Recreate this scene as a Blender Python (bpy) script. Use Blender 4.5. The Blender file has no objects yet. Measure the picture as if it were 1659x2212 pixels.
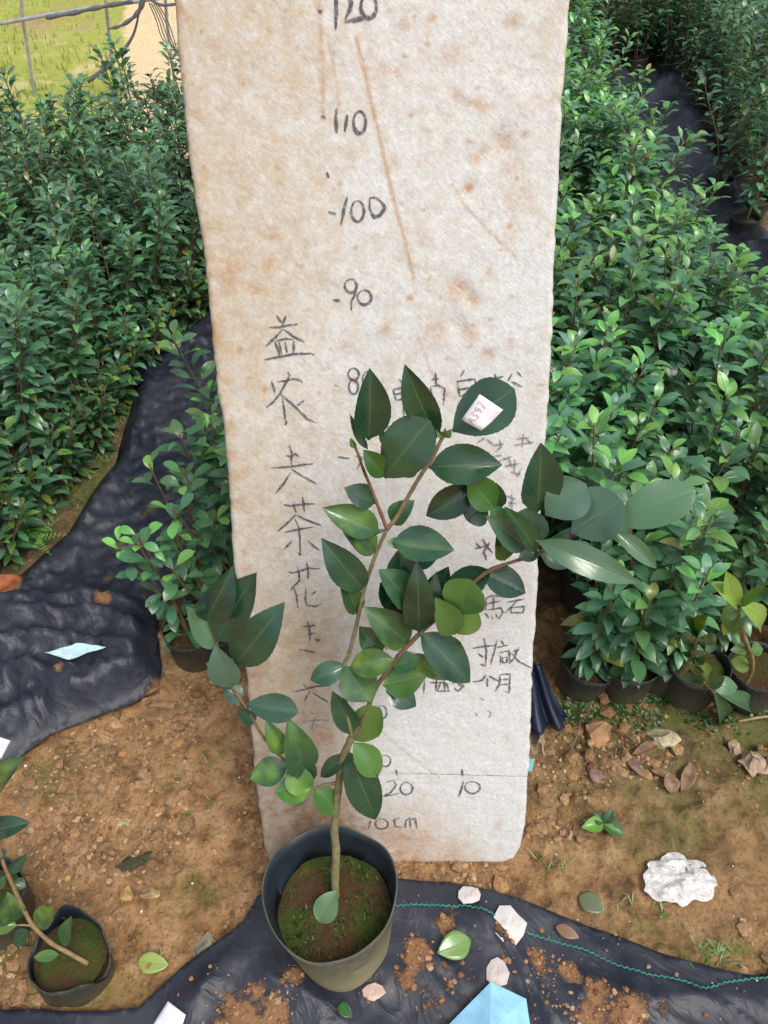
import bpy, bmesh, math, random
import numpy as np
from mathutils import Vector, Matrix
from mathutils.geometry import delaunay_2d_cdt
random.seed(11)
rng = np.random.default_rng(5)
SC = bpy.context.scene
COL = SC.collection

# ------------------------------------------------------------------ camera, sky, sun, exposure
F, CX, CY, H = 1662.0, 829.5, 1106.0, 1.31        # focal length and centre in photo units, eye height
PITCH = math.radians(45)
cam = bpy.data.cameras.new("camera")
cam.lens = 26.0
cam.sensor_width = 26.0 * 2212 / F
cam.clip_start, cam.clip_end = 0.02, 400
co = bpy.data.objects.new("camera", cam)
COL.objects.link(co)
co.location = (0, 0, H)
co.rotation_euler = (math.pi / 2 - PITCH, 0, 0)
SC.camera = co

SUN = Vector((0.36, -0.42, 1.0)).normalized()
W = bpy.data.worlds.new("World")
SC.world = W
W.use_nodes = True
nt = W.node_tree
sky = nt.nodes.new("ShaderNodeTexSky")
sky.sky_type = 'NISHITA'
sky.sun_disc = False
sky.sun_elevation = math.asin(SUN.z)
sky.sun_rotation = math.atan2(SUN.x, SUN.y)
sky.dust_density = 4.0
sky.air_density = 1.0
hs = nt.nodes.new("ShaderNodeHueSaturation")
hs.inputs['Saturation'].default_value = 0.55
bg = nt.nodes['Background']
bg.inputs['Strength'].default_value = 0.15
nt.links.new(sky.outputs[0], hs.inputs['Color'])
nt.links.new(hs.outputs[0], bg.inputs['Color'])
sl = bpy.data.lights.new("sun", 'SUN')
sl.energy = 1.35
sl.angle = math.radians(28)
sl.color = (1.0, 0.97, 0.90)
so = bpy.data.objects.new("sun", sl)
COL.objects.link(so)
so.rotation_euler = SUN.to_track_quat('Z', 'Y').to_euler()
SC.view_settings.view_transform = 'Standard'
SC.view_settings.look = 'None'
SC.view_settings.gamma = 1
SC.view_settings.exposure = 0.38

# ------------------------------------------------------------------ geometry helpers
FWD = Vector((0, math.cos(PITCH), -math.sin(PITCH)))
UP = Vector((0, math.sin(PITCH), math.cos(PITCH)))
RT = Vector((1, 0, 0))
EYE = Vector((0, 0, H))

def ray(x, y):
    return FWD + RT * ((x - CX) / F) + UP * ((CY - y) / F)

def on_plane(x, y, p0, n):
    d = ray(x, y)
    return EYE + d * ((p0 - EYE).dot(n) / d.dot(n))

def G(x, y, z=0.0):                      # point of the level z seen at (x, y)
    return on_plane(x, y, Vector((0, 0, z)), Vector((0, 0, 1)))

def V(x, y, Y):                          # point of the upright plane Y seen at (x, y)
    return on_plane(x, y, Vector((0, Y, 0)), Vector((0, 1, 0)))

def proj(p):
    q = Vector(p) - EYE
    d = q.dot(FWD)
    if d <= 0.01:
        return None
    return CX + F * q.dot(RT) / d, CY - F * q.dot(UP) / d

def h2(ix, iy, s):
    n = (ix.astype(np.int64) * 374761393 + iy.astype(np.int64) * 668265263 + s * 1442695041) & 0xffffffff
    n = ((n ^ (n >> 13)) * 1274126177) & 0xffffffff
    return ((n ^ (n >> 16)) & 0xffff) / 65535.0

def vn(x, y, s=0):
    x = np.asarray(x, float); y = np.asarray(y, float)
    ix, iy = np.floor(x), np.floor(y)
    fx, fy = x - ix, y - iy
    fx = fx * fx * (3 - 2 * fx); fy = fy * fy * (3 - 2 * fy)
    a, b = h2(ix, iy, s), h2(ix + 1, iy, s)
    c, d = h2(ix, iy + 1, s), h2(ix + 1, iy + 1, s)
    return (a + (b - a) * fx) * (1 - fy) + (c + (d - c) * fx) * fy

def fbm(x, y, s=0, o=4):
    t, a = 0, 0.5
    for k in range(o):
        t = t + a * vn(np.asarray(x) * 2 ** k + 17.3 * k, np.asarray(y) * 2 ** k - 9.1 * k, s + k)
        a *= 0.5
    return t

def sstep(e0, e1, x):
    t = np.clip((np.asarray(x, float) - e0) / (e1 - e0), 0, 1)
    return t * t * (3 - 2 * t)

class MB:                                # one mesh under construction
    def __init__(s):
        s.v, s.f, s.uv, s.c, s.m = [], [], [], [], []
    def add(s, vs, fs, col=(1, 1, 1), uvs=None, mat=0):
        o = len(s.v)
        s.v += [tuple(p) for p in vs]
        s.f += [tuple(i + o for i in q) for q in fs]
        s.uv += uvs if uvs else [(0.0, 0.0)] * len(vs)
        s.c += col if isinstance(col, list) else [tuple(col)] * len(vs)
        s.m += [mat] * len(fs)
    def build(s, name, mats, parent=None, smooth=True, local=None):
        me = bpy.data.meshes.new(name)
        vs = s.v
        if local is not None:
            vs = [tuple(local @ Vector(p)) for p in vs]
        me.from_pydata(vs, [], s.f)
        uvl = me.uv_layers.new(name="UVMap")
        li = np.empty(len(me.loops), dtype=np.int32)
        me.loops.foreach_get("vertex_index", li)
        uvl.data.foreach_set("uv", np.array(s.uv, dtype=np.float32)[li].ravel())
        ca = me.color_attributes.new("tint", 'FLOAT_COLOR', 'POINT')
        cc = np.ones((len(s.v), 4), dtype=np.float32)
        cc[:, :3] = np.array(s.c, dtype=np.float32)
        ca.data.foreach_set("color", cc.ravel())
        for m in (mats if isinstance(mats, (list, tuple)) else [mats]):
            me.materials.append(m)
        me.polygons.foreach_set("material_index", s.m)
        if smooth:
            me.polygons.foreach_set("use_smooth", [True] * len(me.polygons))
        me.update()
        o = bpy.data.objects.new(name, me)
        COL.objects.link(o)
        if parent:
            o.parent = parent
        return o

def tag(o, label=None, cat=None, group=None, kind=None):
    if label: o["label"] = label
    if cat: o["category"] = cat
    if group: o["group"] = group
    if kind: o["kind"] = kind
    return o

def empty(name, loc):
    o = bpy.data.objects.new(name, None)
    COL.objects.link(o)
    o.location = loc
    o.empty_display_size = 0.05
    return o

def tube(mb, pts, rad, seg=8, col=(1, 1, 1), cap=True):
    pts = [Vector(p) for p in pts]
    if not isinstance(rad, (list, tuple)):
        rad = [rad] * len(pts)
    vs, fs = [], []
    ref = Vector((0.3, -0.8, 0.5))
    for i, p in enumerate(pts):
        t = (pts[min(i + 1, len(pts) - 1)] - pts[max(i - 1, 0)]).normalized()
        a = t.cross(ref)
        if a.length < 1e-3: a = t.cross(Vector((1, 0, 0)))
        a.normalize(); b = t.cross(a)
        for k in range(seg):
            w = 2 * math.pi * k / seg
            vs.append(p + (a * math.cos(w) + b * math.sin(w)) * rad[i])
    for i in range(len(pts) - 1):
        for k in range(seg):
            fs.append((i * seg + k, i * seg + (k + 1) % seg, (i + 1) * seg + (k + 1) % seg, (i + 1) * seg + k))
    if cap:
        fs.append(tuple(range(seg))[::-1]); fs.append(tuple((len(pts) - 1) * seg + k for k in range(seg)))
    mb.add(vs, fs, col)

def smooth_path(pts, n=4):
    pts = [Vector(p) for p in pts]
    out = []
    for i in range(len(pts) - 1):
        p0, p1, p2, p3 = pts[max(i - 1, 0)], pts[i], pts[i + 1], pts[min(i + 2, len(pts) - 1)]
        for k in range(n):
            t = k / n
            out.append(0.5 * ((2 * p1) + (p2 - p0) * t + (2 * p0 - 5 * p1 + 4 * p2 - p3) * t * t + (3 * p1 - p0 - 3 * p2 + p3) * t ** 3))
    out.append(pts[-1])
    return out

PT = [0, .04, .12, .25, .4, .55, .7, .82, .9, .96, 1]
PW = [.05, .12, .52, .86, 1, .97, .8, .55, .32, .13, 0]
PO = [.05, .12, .36, .66, .88, 1, .98, .84, .62, .34, 0]      # rounder, widest past the middle
def leaf(mb, B, T, w, nrm, curl=0.08, fold=0.2, col=(.05, .12, .04), nl=9, na=2, prof=PW, droop=0.0, wave=0.05, col2=None, teeth=0.0):
    B, T = Vector(B), Vector(T)
    ax = T - B
    L = ax.length
    x = ax / L
    n = Vector(nrm); n = n - x * n.dot(x)
    if n.length < 1e-4: n = x.orthogonal()
    n.normalize()
    sd = x.cross(n)
    ph = random.random() * 6
    vs, uv, cs = [], [], []
    for i in range(nl + 1):
        t = i / nl
        hw = 0.5 * w * float(np.interp(t, PT, prof)) * (1 + (teeth if i % 2 else -teeth))
        c = B + ax * t + n * (curl * L * 4 * t * (1 - t)) - Vector((0, 0, droop * L * t * t))
        for j in range(-na, na + 1):
            s = j / na
            vs.append(c + sd * (hw * s) + n * (abs(s) ** 1.3 * hw * fold + math.sin(t * 8 + ph + (1.5 if s < 0 else 0)) * wave * hw * s * s))
            uv.append((0.5 + 0.5 * s, t))
            if col2:
                e = min(1, max(0, 2.6 * (float(fbm(s * 1.3 + ph * 7, t * 3.6 + ph * 3, 13, 2)) - .36) + .35 * (1 - abs(s)) - .1))
                cs.append(tuple(a + (b - a) * e for a, b in zip(col, col2)))
            else:
                cs.append(tuple(col))
    m = 2 * na + 1
    fs = [(i * m + j, i * m + j + 1, (i + 1) * m + j + 1, (i + 1) * m + j) for i in range(nl) for j in range(m - 1)]
    mb.add(vs, fs, cs, uv)

# ------------------------------------------------------------------ materials
class NT:
    def __init__(s, name):
        s.m = bpy.data.materials.new(name)
        s.m.use_nodes = True
        s.t = s.m.node_tree
        s.p = s.t.nodes['Principled BSDF']
        s.out = s.t.nodes['Material Output']
    def n(s, typ, **kw):
        nd = s.t.nodes.new(typ)
        for k, v in kw.items():
            if k.startswith('_'): setattr(nd, k[1:], v)
            else: nd.inputs[k.replace('__', ' ')].default_value = v
        return nd
    def l(s, a, b): s.t.links.new(a, b)
    def coord(s, kind='Object', scale=(1, 1, 1), rot=(0, 0, 0)):
        c = s.n('ShaderNodeTexCoord'); m = s.n('ShaderNodeMapping')
        m.vector_type = 'TEXTURE'                  # turn first, then stretch
        m.inputs['Scale'].default_value = [1 / q for q in scale]; m.inputs['Rotation'].default_value = rot
        s.l(c.outputs[kind], m.inputs['Vector'])
        return m.outputs[0]
    def noise(s, vec, scale, detail=4, rough=.6, dist=0):
        nd = s.n('ShaderNodeTexNoise', Scale=scale, Detail=detail, Roughness=rough, Distortion=dist)
        if vec: s.l(vec, nd.inputs['Vector'])
        return nd.outputs['Fac']
    def ramp(s, fac, stops):
        r = s.n('ShaderNodeValToRGB')
        e = r.color_ramp.elements
        while len(e) < len(stops): e.new(0.5)
        for k, (p, c) in enumerate(stops):
            e[k].position = p
            e[k].color = (c, c, c, 1) if isinstance(c, (int, float)) else (*c, 1)
        s.l(fac, r.inputs['Fac'])
        return r.outputs['Color']
    def mix(s, fac, a, b, mode='MIX'):
        nd = s.n('ShaderNodeMix', _data_type='RGBA', _blend_type=mode)
        for sock, v in ((nd.inputs['Factor'], fac), (nd.inputs[6], a), (nd.inputs[7], b)):
            if isinstance(v, (int, float)): sock.default_value = v
            elif isinstance(v, tuple): sock.default_value = (*v, 1)
            else: s.l(v, sock)
        return nd.outputs[2]
    def attr(s, name):
        a = s.n('ShaderNodeAttribute'); a.attribute_name = name
        return a
    def math(s, op, a, b=0.0):
        nd = s.n('ShaderNodeMath', _operation=op)
        for i, v in ((0, a), (1, b)):
            if isinstance(v, (int, float)): nd.inputs[i].default_value = v
            else: s.l(v, nd.inputs[i])
        return nd.outputs[0]
    def bump(s, h, strength=.4, dist=.002, prev=None):
        b = s.n('ShaderNodeBump', Strength=strength, Distance=dist)
        s.l(h, b.inputs['Height'])
        if prev: s.l(prev, b.inputs['Normal'])
        return b.outputs[0]
    def done(s, col, rough=.6, nrm=None, spec=.5):
        if isinstance(col, tuple): s.p.inputs['Base Color'].default_value = (*col, 1)
        else: s.l(col, s.p.inputs['Base Color'])
        if isinstance(rough, (int, float)): s.p.inputs['Roughness'].default_value = rough
        else: s.l(rough, s.p.inputs['Roughness'])
        s.p.inputs['Specular IOR Level'].default_value = spec
        if nrm: s.l(nrm, s.p.inputs['Normal'])
        return s.m

def leaf_material(name, gloss=.36, vary=0.25, vein=(.12, .21, .07), vein_amt=.42, trans=.18):
    k = NT(name)
    a = k.attr('tint').outputs['Color']
    uvn = k.n('ShaderNodeUVMap')
    sp = k.n('ShaderNodeSeparateXYZ'); k.l(uvn.outputs[0], sp.inputs[0])
    du = k.math('ABSOLUTE', k.math('SUBTRACT', sp.outputs[0], .5))
    rib = k.ramp(du, [(0.0, 1.0), (0.022, .4), (0.05, 0.0)])
    # side veins run forward from the midrib
    ph = k.math('SUBTRACT', k.math('MULTIPLY', sp.outputs[1], 46.0), k.math('MULTIPLY', du, 38.0))
    sv = k.ramp(k.math('SINE', ph), [(0.0, 0.0), (0.78, 0.0), (1.0, 0.15)])
    veins = k.math('MAXIMUM', rib, sv)
    obj = k.coord('Object')
    nz = k.noise(obj, 30, 3)
    mott = k.mix(k.ramp(nz, [(.35, 0.0), (.7, 1.0)]), a, k.mix(.22, a, (.08, .17, .06)))
    oi = k.n('ShaderNodeObjectInfo')
    hsv = k.n('ShaderNodeHueSaturation')
    k.l(k.math('ADD', k.math('MULTIPLY', oi.outputs['Random'], .04), .48), hsv.inputs['Hue'])
    k.l(k.math('ADD', k.math('MULTIPLY', oi.outputs['Random'], vary), 1 - vary / 2), hsv.inputs['Value'])
    k.l(k.mix(k.math('MULTIPLY', veins, vein_amt), mott, vein), hsv.inputs['Color'])
    col = hsv.outputs[0]
    nrm = k.bump(k.math('ADD', k.math('MULTIPLY', veins, -.6), k.math('MULTIPLY', nz, .9)), .38, .0016)
    rr = k.math('ADD', k.math('MULTIPLY', nz, .22), gloss - .1)
    k.done(col, rr, nrm, .85)
    tr = k.n('ShaderNodeBsdfTranslucent')
    k.l(k.mix(1.0, col, (1.0, 1.25, .45), 'MULTIPLY'), tr.inputs['Color'])
    mx = k.n('ShaderNodeMixShader', Fac=trans)
    k.l(k.p.outputs[0], mx.inputs[1]); k.l(tr.outputs[0], mx.inputs[2])
    k.l(mx.outputs[0], k.out.inputs['Surface'])
    return k.m

def simple(name, col, rough=.6, nscale=60, namt=.35, bump=.3, bdist=.002, tint=False, spec=.5):
    k = NT(name)
    o = k.coord('Object')
    nz = k.noise(o, nscale, 5)
    base = k.attr('tint').outputs['Color'] if tint else col
    dark = k.mix(1.0, base, (1 - namt,) * 3, 'MULTIPLY')
    lite = k.mix(1.0, base, (1 + namt * .6,) * 3, 'MULTIPLY')
    c = k.mix(k.ramp(nz, [(.3, 0.0), (.7, 1.0)]), dark, lite)
    return k.done(c, rough, k.bump(nz, bump, bdist), spec)

M = {}
M['leaf'] = leaf_material('hero_leaf', .2, 0.0, trans=.12)
M['bedleaf'] = leaf_material('bed_leaf', .26, .5, (.14, .24, .09), .4, .22)
M['stem'] = simple('stem_bark', (.2, .15, .07), .7, 90, .4, .5, .001, tint=True)
M['dryleaf'] = simple('dry_leaf', (.3, .16, .09), .8, 80, .55, .4, .001, tint=True)
M['stone'] = simple('stone', (.4, .3, .2), .85, 70, .45, .9, .004, tint=True)
M['paper'] = simple('paper', (.78, .75, .74), .6, 40, .22, .3, .001, tint=True)
def film_material():
    k = NT('thin_plastic_film')
    nz = k.noise(k.coord('Object'), 70, 5, .7)
    k.done(k.mix(nz, (.62, .58, .53), (.80, .80, .81)), .32, k.bump(k.noise(k.coord('Object'), 55, 4, .6, .8), .6, .004), .5)
    tr = k.n('ShaderNodeBsdfTransparent'); mx = k.n('ShaderNodeMixShader')
    k.l(k.ramp(nz, [(.3, .25), (.62, .95)]), mx.inputs[0]); k.l(tr.outputs[0], mx.inputs[1]); k.l(k.p.outputs[0], mx.inputs[2])
    k.l(mx.outputs[0], k.out.inputs['Surface'])
    return k.m
M['film'] = film_material()
M['crumb'] = simple('soil_crumb', (.3, .17, .08), .95, 200, .45, .8, .002, tint=True)
M['metal'] = simple('galvanised_tube', (.33, .34, .35), .5, 40, .3, .2, .001)
M['net'] = simple('net_cloth', (.12, .125, .14), .7, 150, .5, .6, .004)

def soil_material():
    k = NT('soil')
    o = k.coord('Object')
    big, mid, fine = k.noise(o, 3.2, 4), k.noise(o, 19, 6, .65), k.noise(o, 130, 5, .7)
    c = k.ramp(mid, [(.32, (.085, .047, .022)), (.43, (.265, .145, .064)), (.55, (.41, .24, .112)), (.72, (.53, .35, .19))])
    c = k.mix(k.ramp(big, [(.4, 0.0), (.7, .5)]), c, (.42, .23, .105))
    c = k.mix(k.ramp(fine, [(.3, 1.0), (.5, 0.0)]), c, k.mix(1.0, c, (.45, .42, .4), 'MULTIPLY'))
    c = k.mix(k.ramp(fine, [(.6, 0.0), (.75, .55)]), c, (.55, .40, .25))
    at = k.attr('tint')                          # r: moss, g: damp ground and painted shade under the bed plants
    sp = k.n('ShaderNodeSeparateColor'); k.l(at.outputs['Color'], sp.inputs[0])
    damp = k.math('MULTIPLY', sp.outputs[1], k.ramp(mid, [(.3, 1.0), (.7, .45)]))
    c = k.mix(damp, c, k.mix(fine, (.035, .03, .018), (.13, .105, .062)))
    mossc = k.mix(fine, (.045, .06, .012), (.17, .19, .05))
    mossf = k.math('MULTIPLY', sp.outputs[0], k.ramp(k.noise(o, 11, 6, .7), [(.38, 0.0), (.56, 1.0)]))
    c = k.mix(mossf, c, mossc)
    n1 = k.bump(mid, .9, .016)
    n2 = k.bump(fine, .9, .005, n1)
    return k.done(c, .93, n2, .25)
M['soil'] = soil_material()

def sheet_material():
    k = NT('woven_ground_cover')
    o = k.coord('Object')
    w1 = k.n('ShaderNodeTexWave', Scale=190.0); w1.bands_direction = 'X'; k.l(k.coord('Object', rot=(0, 0, .35)), w1.inputs[0])
    w2 = k.n('ShaderNodeTexWave', Scale=190.0); w2.bands_direction = 'Y'; k.l(k.coord('Object', rot=(0, 0, .35)), w2.inputs[0])
    weave = k.math('MULTIPLY', w1.outputs['Fac'], w2.outputs['Fac'])
    dust_sheen = k.noise(o, 7, 6, .7)
    c = k.mix(k.ramp(dust_sheen, [(.4, 0.0), (.75, .5)]), (.017, .020, .032), (.075, .078, .092))  # dust patches made paler and bluish to paint in the sky's sheen
    dn = k.noise(o, 34, 6, .72)
    fine = k.noise(o, 160, 5, .7)
    at = k.attr('tint'); sp = k.n('ShaderNodeSeparateColor'); k.l(at.outputs['Color'], sp.inputs[0])
    dirt = k.ramp(k.math('ADD', dn, k.math('SUBTRACT', sp.outputs[0], .58)), [(.55, 0.0), (.70, 1.0)])
    dirt = k.math('MULTIPLY', dirt, k.ramp(sp.outputs[0], [(0.02, 0.0), (.12, 1.0)]))
    dcol = k.mix(fine, (.17, .075, .028), (.36, .2, .1))
    olive = k.mix(fine, (.055, .05, .02), (.17, .135, .06))
    dcol = k.mix(sp.outputs[1], dcol, olive)
    c = k.mix(dirt, c, dcol)
    rough = k.mix(dirt, k.ramp(dust_sheen, [(.3, .26), (.7, .5)]), (.95, .95, .95))
    cn = k.noise(k.coord('Object', (1.0, .4, 1), (0, 0, .5)), 17, 4, .5, 1.2)
    crease = k.ramp(k.math('ABSOLUTE', k.math('SUBTRACT', cn, .5)), [(0.0, 1.0), (.06, .45), (.2, 0.0)])
    n = k.bump(weave, .25, .0008)
    n = k.bump(crease, .2, .007, n)
    n = k.bump(k.math('MULTIPLY', dirt, k.math('ADD', fine, .4)), .8, .004, n)
    return k.done(c, rough, n, .42)
M['sheet'] = sheet_material()

def board_material():
    k = NT('stained_foam_board')
    o = k.coord('Object')
    SL = (0, math.radians(40), 0)                       # wiped and scratched in one slanting direction
    streak = k.noise(k.coord('Object', (40, 40, 150), SL), 1.0, 4, .65)
    streak2 = k.noise(k.coord('Object', (110, 110, 520), SL), 1.0, 3, .65)
    big, mid, fine = k.noise(o, 5, 5, .6), k.noise(o, 48, 8, .82), k.noise(o, 210, 4, .7)
    speck = k.noise(k.coord('Object', (120, 120, 260), SL), 1.0, 5, .8)
    at = k.attr('tint'); sp = k.n('ShaderNodeSeparateColor'); k.l(at.outputs['Color'], sp.inputs[0])
    grain = k.math('ADD', k.math('MULTIPLY', streak2, .6), k.math('MULTIPLY', fine, .4))
    clean = k.mix(k.ramp(grain, [(.36, 0.0), (.62, 1.0)]), (.46, .46, .445), (.71, .72, .70))
    ff = k.math('ADD', k.math('MULTIPLY', mid, .5), k.math('MULTIPLY', speck, .3))
    ff = k.math('ADD', ff, k.math('MULTIPLY', grain, .4))
    ff = k.math('ADD', ff, k.math('MULTIPLY', k.math('SUBTRACT', big, .5), .24))
    ff = k.math('ADD', ff, k.math('MULTIPLY', sp.outputs[1], .13))
    c = k.mix(k.ramp(ff, [(.62, 0.0), (.69, .42), (.80, .95)]), clean, k.mix(grain, (.33, .23, .125), (.57, .455, .30)))
    s1 = k.math('MULTIPLY', sp.outputs[0], k.ramp(k.math('ADD', k.math('MULTIPLY', mid, .6), k.math('MULTIPLY', speck, .5)), [(.40, .22), (.60, 1.0)]))
    c = k.mix(s1, c, k.mix(mid, (.30, .13, .05), (.50, .30, .13)))
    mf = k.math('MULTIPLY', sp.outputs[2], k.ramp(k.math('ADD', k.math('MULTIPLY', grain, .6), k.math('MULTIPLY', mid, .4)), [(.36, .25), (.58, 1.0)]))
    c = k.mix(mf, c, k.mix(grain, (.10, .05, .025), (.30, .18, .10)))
    vor = k.n('ShaderNodeTexVoronoi', Scale=300.0); k.l(o, vor.inputs['Vector'])
    n = k.bump(vor.outputs['Distance'], .12, .001)
    n = k.bump(streak2, .32, .0018, n)
    n = k.bump(fine, .16, .001, n)
    return k.done(c, .8, n, .25)
M['board'] = board_material()

def ink_material(name, col, lo, hi):
    k = NT(name)
    st = k.coord('Object', (80, 80, 330), (0, math.radians(40), 0))
    nz = k.math('ADD', k.math('MULTIPLY', k.noise(st, 1.0, 4, .7), .6), k.math('MULTIPLY', k.noise(k.coord('Object'), 420, 3, .7), .4))
    fac = k.ramp(nz, [(lo, 0.0), (hi, 1.0)])
    k.done(col, .85, None, .15)
    tr = k.n('ShaderNodeBsdfTransparent'); mx = k.n('ShaderNodeMixShader')
    k.l(fac, mx.inputs[0]); k.l(tr.outputs[0], mx.inputs[1]); k.l(k.p.outputs[0], mx.inputs[2])
    k.l(mx.outputs[0], k.out.inputs['Surface'])
    return k.m
M['ink'] = ink_material('charcoal_marks', (.10, .098, .11), .33, .58)
M['faint'] = ink_material('faded_marks', (.22, .21, .23), .36, .64)
M['red'] = simple('red_ink', (.62, .25, .25), .6, 300, .3, .1)

def pot_material(name, top, low, h=.15):
    k = NT(name)
    o = k.coord('Object')
    sp = k.n('ShaderNodeSeparateXYZ'); k.l(o, sp.inputs[0])
    nz = k.noise(o, 22, 6, .65); fine = k.noise(o, 120, 4, .6)
    z = k.math('ADD', k.math('DIVIDE', sp.outputs[2], h), k.math('MULTIPLY', k.math('SUBTRACT', nz, .5), .9))
    c = k.mix(k.ramp(z, [(.2, 0.0), (.85, 1.0)]), low, top)      # dried mud and algae splashed up from the ground
    c = k.mix(k.ramp(fine, [(.5, 0.0), (.8, .4)]), c, (.2, .15, .08))
    return k.done(c, k.ramp(nz, [(.3, .42), (.7, .7)]), k.bump(nz, .5, .004), .45)
M['pot'] = pot_material('pot_outside', (.075, .076, .058), (.25, .23, .12))
M['potin'] = simple('pot_inside', (.012, .02, .028), .5, 30, .5, .3, .003)
M['smallpot'] = pot_material('small_pot', (.022, .024, .024), (.07, .065, .04), .1)
M['potsoil'] = None
def potsoil():
    k = NT('mossy_pot_soil')
    o = k.coord('Object')
    a, b, f = k.noise(o, 26, 5, .7), k.noise(o, 14, 5, .7), k.noise(o, 170, 4, .7)
    c = k.mix(f, (.03, .018, .01), (.12, .065, .03))
    c = k.mix(k.ramp(a, [(.58, 0.0), (.68, 1.0)]), c, k.mix(f, (.2, .07, .022), (.32, .14, .05)))
    c = k.mix(k.ramp(b, [(.42, 0.0), (.56, .95)]), c, k.mix(f, (.018, .035, .006), (.07, .11, .018)))
    return k.done(c, .95, k.bump(f, .9, .006), .2)
M['potsoil'] = potsoil()

def grass_ground():  # grass and sand lightened to stand in for direct sun
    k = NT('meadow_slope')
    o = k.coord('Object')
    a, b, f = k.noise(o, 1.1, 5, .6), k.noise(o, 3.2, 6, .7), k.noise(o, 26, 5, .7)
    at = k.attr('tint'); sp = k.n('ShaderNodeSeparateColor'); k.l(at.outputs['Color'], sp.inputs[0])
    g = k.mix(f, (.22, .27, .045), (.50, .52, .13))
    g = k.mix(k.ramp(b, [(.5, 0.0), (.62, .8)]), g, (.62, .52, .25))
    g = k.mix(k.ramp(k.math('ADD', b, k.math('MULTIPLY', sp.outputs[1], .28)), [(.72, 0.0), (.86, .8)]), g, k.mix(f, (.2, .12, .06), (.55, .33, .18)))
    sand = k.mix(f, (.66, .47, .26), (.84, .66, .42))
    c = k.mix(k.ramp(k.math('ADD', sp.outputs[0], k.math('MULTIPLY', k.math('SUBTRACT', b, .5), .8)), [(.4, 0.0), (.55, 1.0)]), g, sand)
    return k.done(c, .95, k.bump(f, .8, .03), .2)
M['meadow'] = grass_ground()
M['blade'] = simple('grass_blade', (.3, .34, .07), .6, 20, .2, .1, .001, tint=True)

# ------------------------------------------------------------------ ground
def gz_low(x, y):
    return (fbm(np.asarray(x) * 3.1, np.asarray(y) * 3.1, 3, 3) - .45) * .035
def gz(x, y):
    x = np.asarray(x, float); y = np.asarray(y, float)
    near = np.exp(-((x / 1.6) ** 4 + ((y - .8) / 1.6) ** 4))
    r = fbm(x * 23, y * 23, 9, 4) - .47
    cl = np.clip(fbm(x * 42, y * 42, 21, 3) - .5, 0, 1)
    return gz_low(x, y) * near + near * (r * .026 + cl * .07)
def gzf(x, y): return float(gz(x, y))

def dense_axis(a, b, step, far):
    core = list(np.arange(a, b, step))
    lo, hi, s = [], [], step
    p, q = a, core[-1]
    while p > -far:
        s *= 1.35; p -= s; lo.append(p)
    s = step
    while q < far:
        s *= 1.35; q += s; hi.append(q)
    return np.array(lo[::-1] + core + hi)

xs, ys = dense_axis(-1.15, 1.25, .0065, 90), dense_axis(.18, 1.65, .0065, 90)
GX, GY = np.meshgrid(xs, ys)
GZ = gz(GX, GY)
nx, ny = len(xs), len(ys)
mossb = np.zeros_like(GX); damp = np.zeros_like(GX)
def blob(arr, x, y, rx, ry, a):
    p = G(x, y)
    q = G(x + rx, y); r = G(x, y - ry)
    np.maximum(arr, a * np.exp(-(((GX - p.x) / (q.x - p.x)) ** 2 + ((GY - p.y) / (r.y - p.y)) ** 2)), out=arr)
for b_ in [(1450, 1545, 300, 80, 1), (1650, 1610, 200, 120, 1), (1400, 1700, 250, 60, .6), (1500, 1770, 160, 70, .7), (1480, 1820, 160, 60, .5), (1560, 2060, 130, 40, .9), (1640, 2095, 90, 40, 1),
           (330, 760, 90, 60, .9), (260, 900, 70, 60, .8), (180, 1050, 90, 70, .8), (400, 690, 60, 40, .9), (1380, 2010, 90, 30, .5), (200, 1640, 80, 30, .75), (80, 1680, 90, 40, .7), (150, 1720, 70, 25, .6), (100, 2150, 160, 50, .9), (420, 1930, 70, 40, .6), (30, 2060, 70, 70, .8),
           (390, 1960, 40, 70, .6), (390, 1440, 60, 40, .5), (1455, 185, 60, 30, 1)]: blob(mossb, *b_)
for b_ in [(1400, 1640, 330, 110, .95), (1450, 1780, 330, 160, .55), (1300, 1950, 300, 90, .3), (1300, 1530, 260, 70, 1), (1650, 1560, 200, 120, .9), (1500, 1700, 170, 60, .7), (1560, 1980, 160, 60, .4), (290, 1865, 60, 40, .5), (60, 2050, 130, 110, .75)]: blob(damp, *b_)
bed = sstep(.9, 1.05, GY)                       # damp bed ground, with the shade under the plants painted in
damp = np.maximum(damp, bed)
g = MB()
g.v = np.stack([GX.ravel(), GY.ravel(), GZ.ravel()], 1).tolist()
idx = np.arange(nx * ny).reshape(ny, nx)
g.f = np.stack([idx[:-1, :-1].ravel(), idx[:-1, 1:].ravel(), idx[1:, 1:].ravel(), idx[1:, :-1].ravel()], 1).tolist()
g.uv = [(0, 0)] * len(g.v)
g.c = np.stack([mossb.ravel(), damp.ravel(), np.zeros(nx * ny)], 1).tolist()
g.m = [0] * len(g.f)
tag(g.build('ground', M['soil']), kind='structure')

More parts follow.
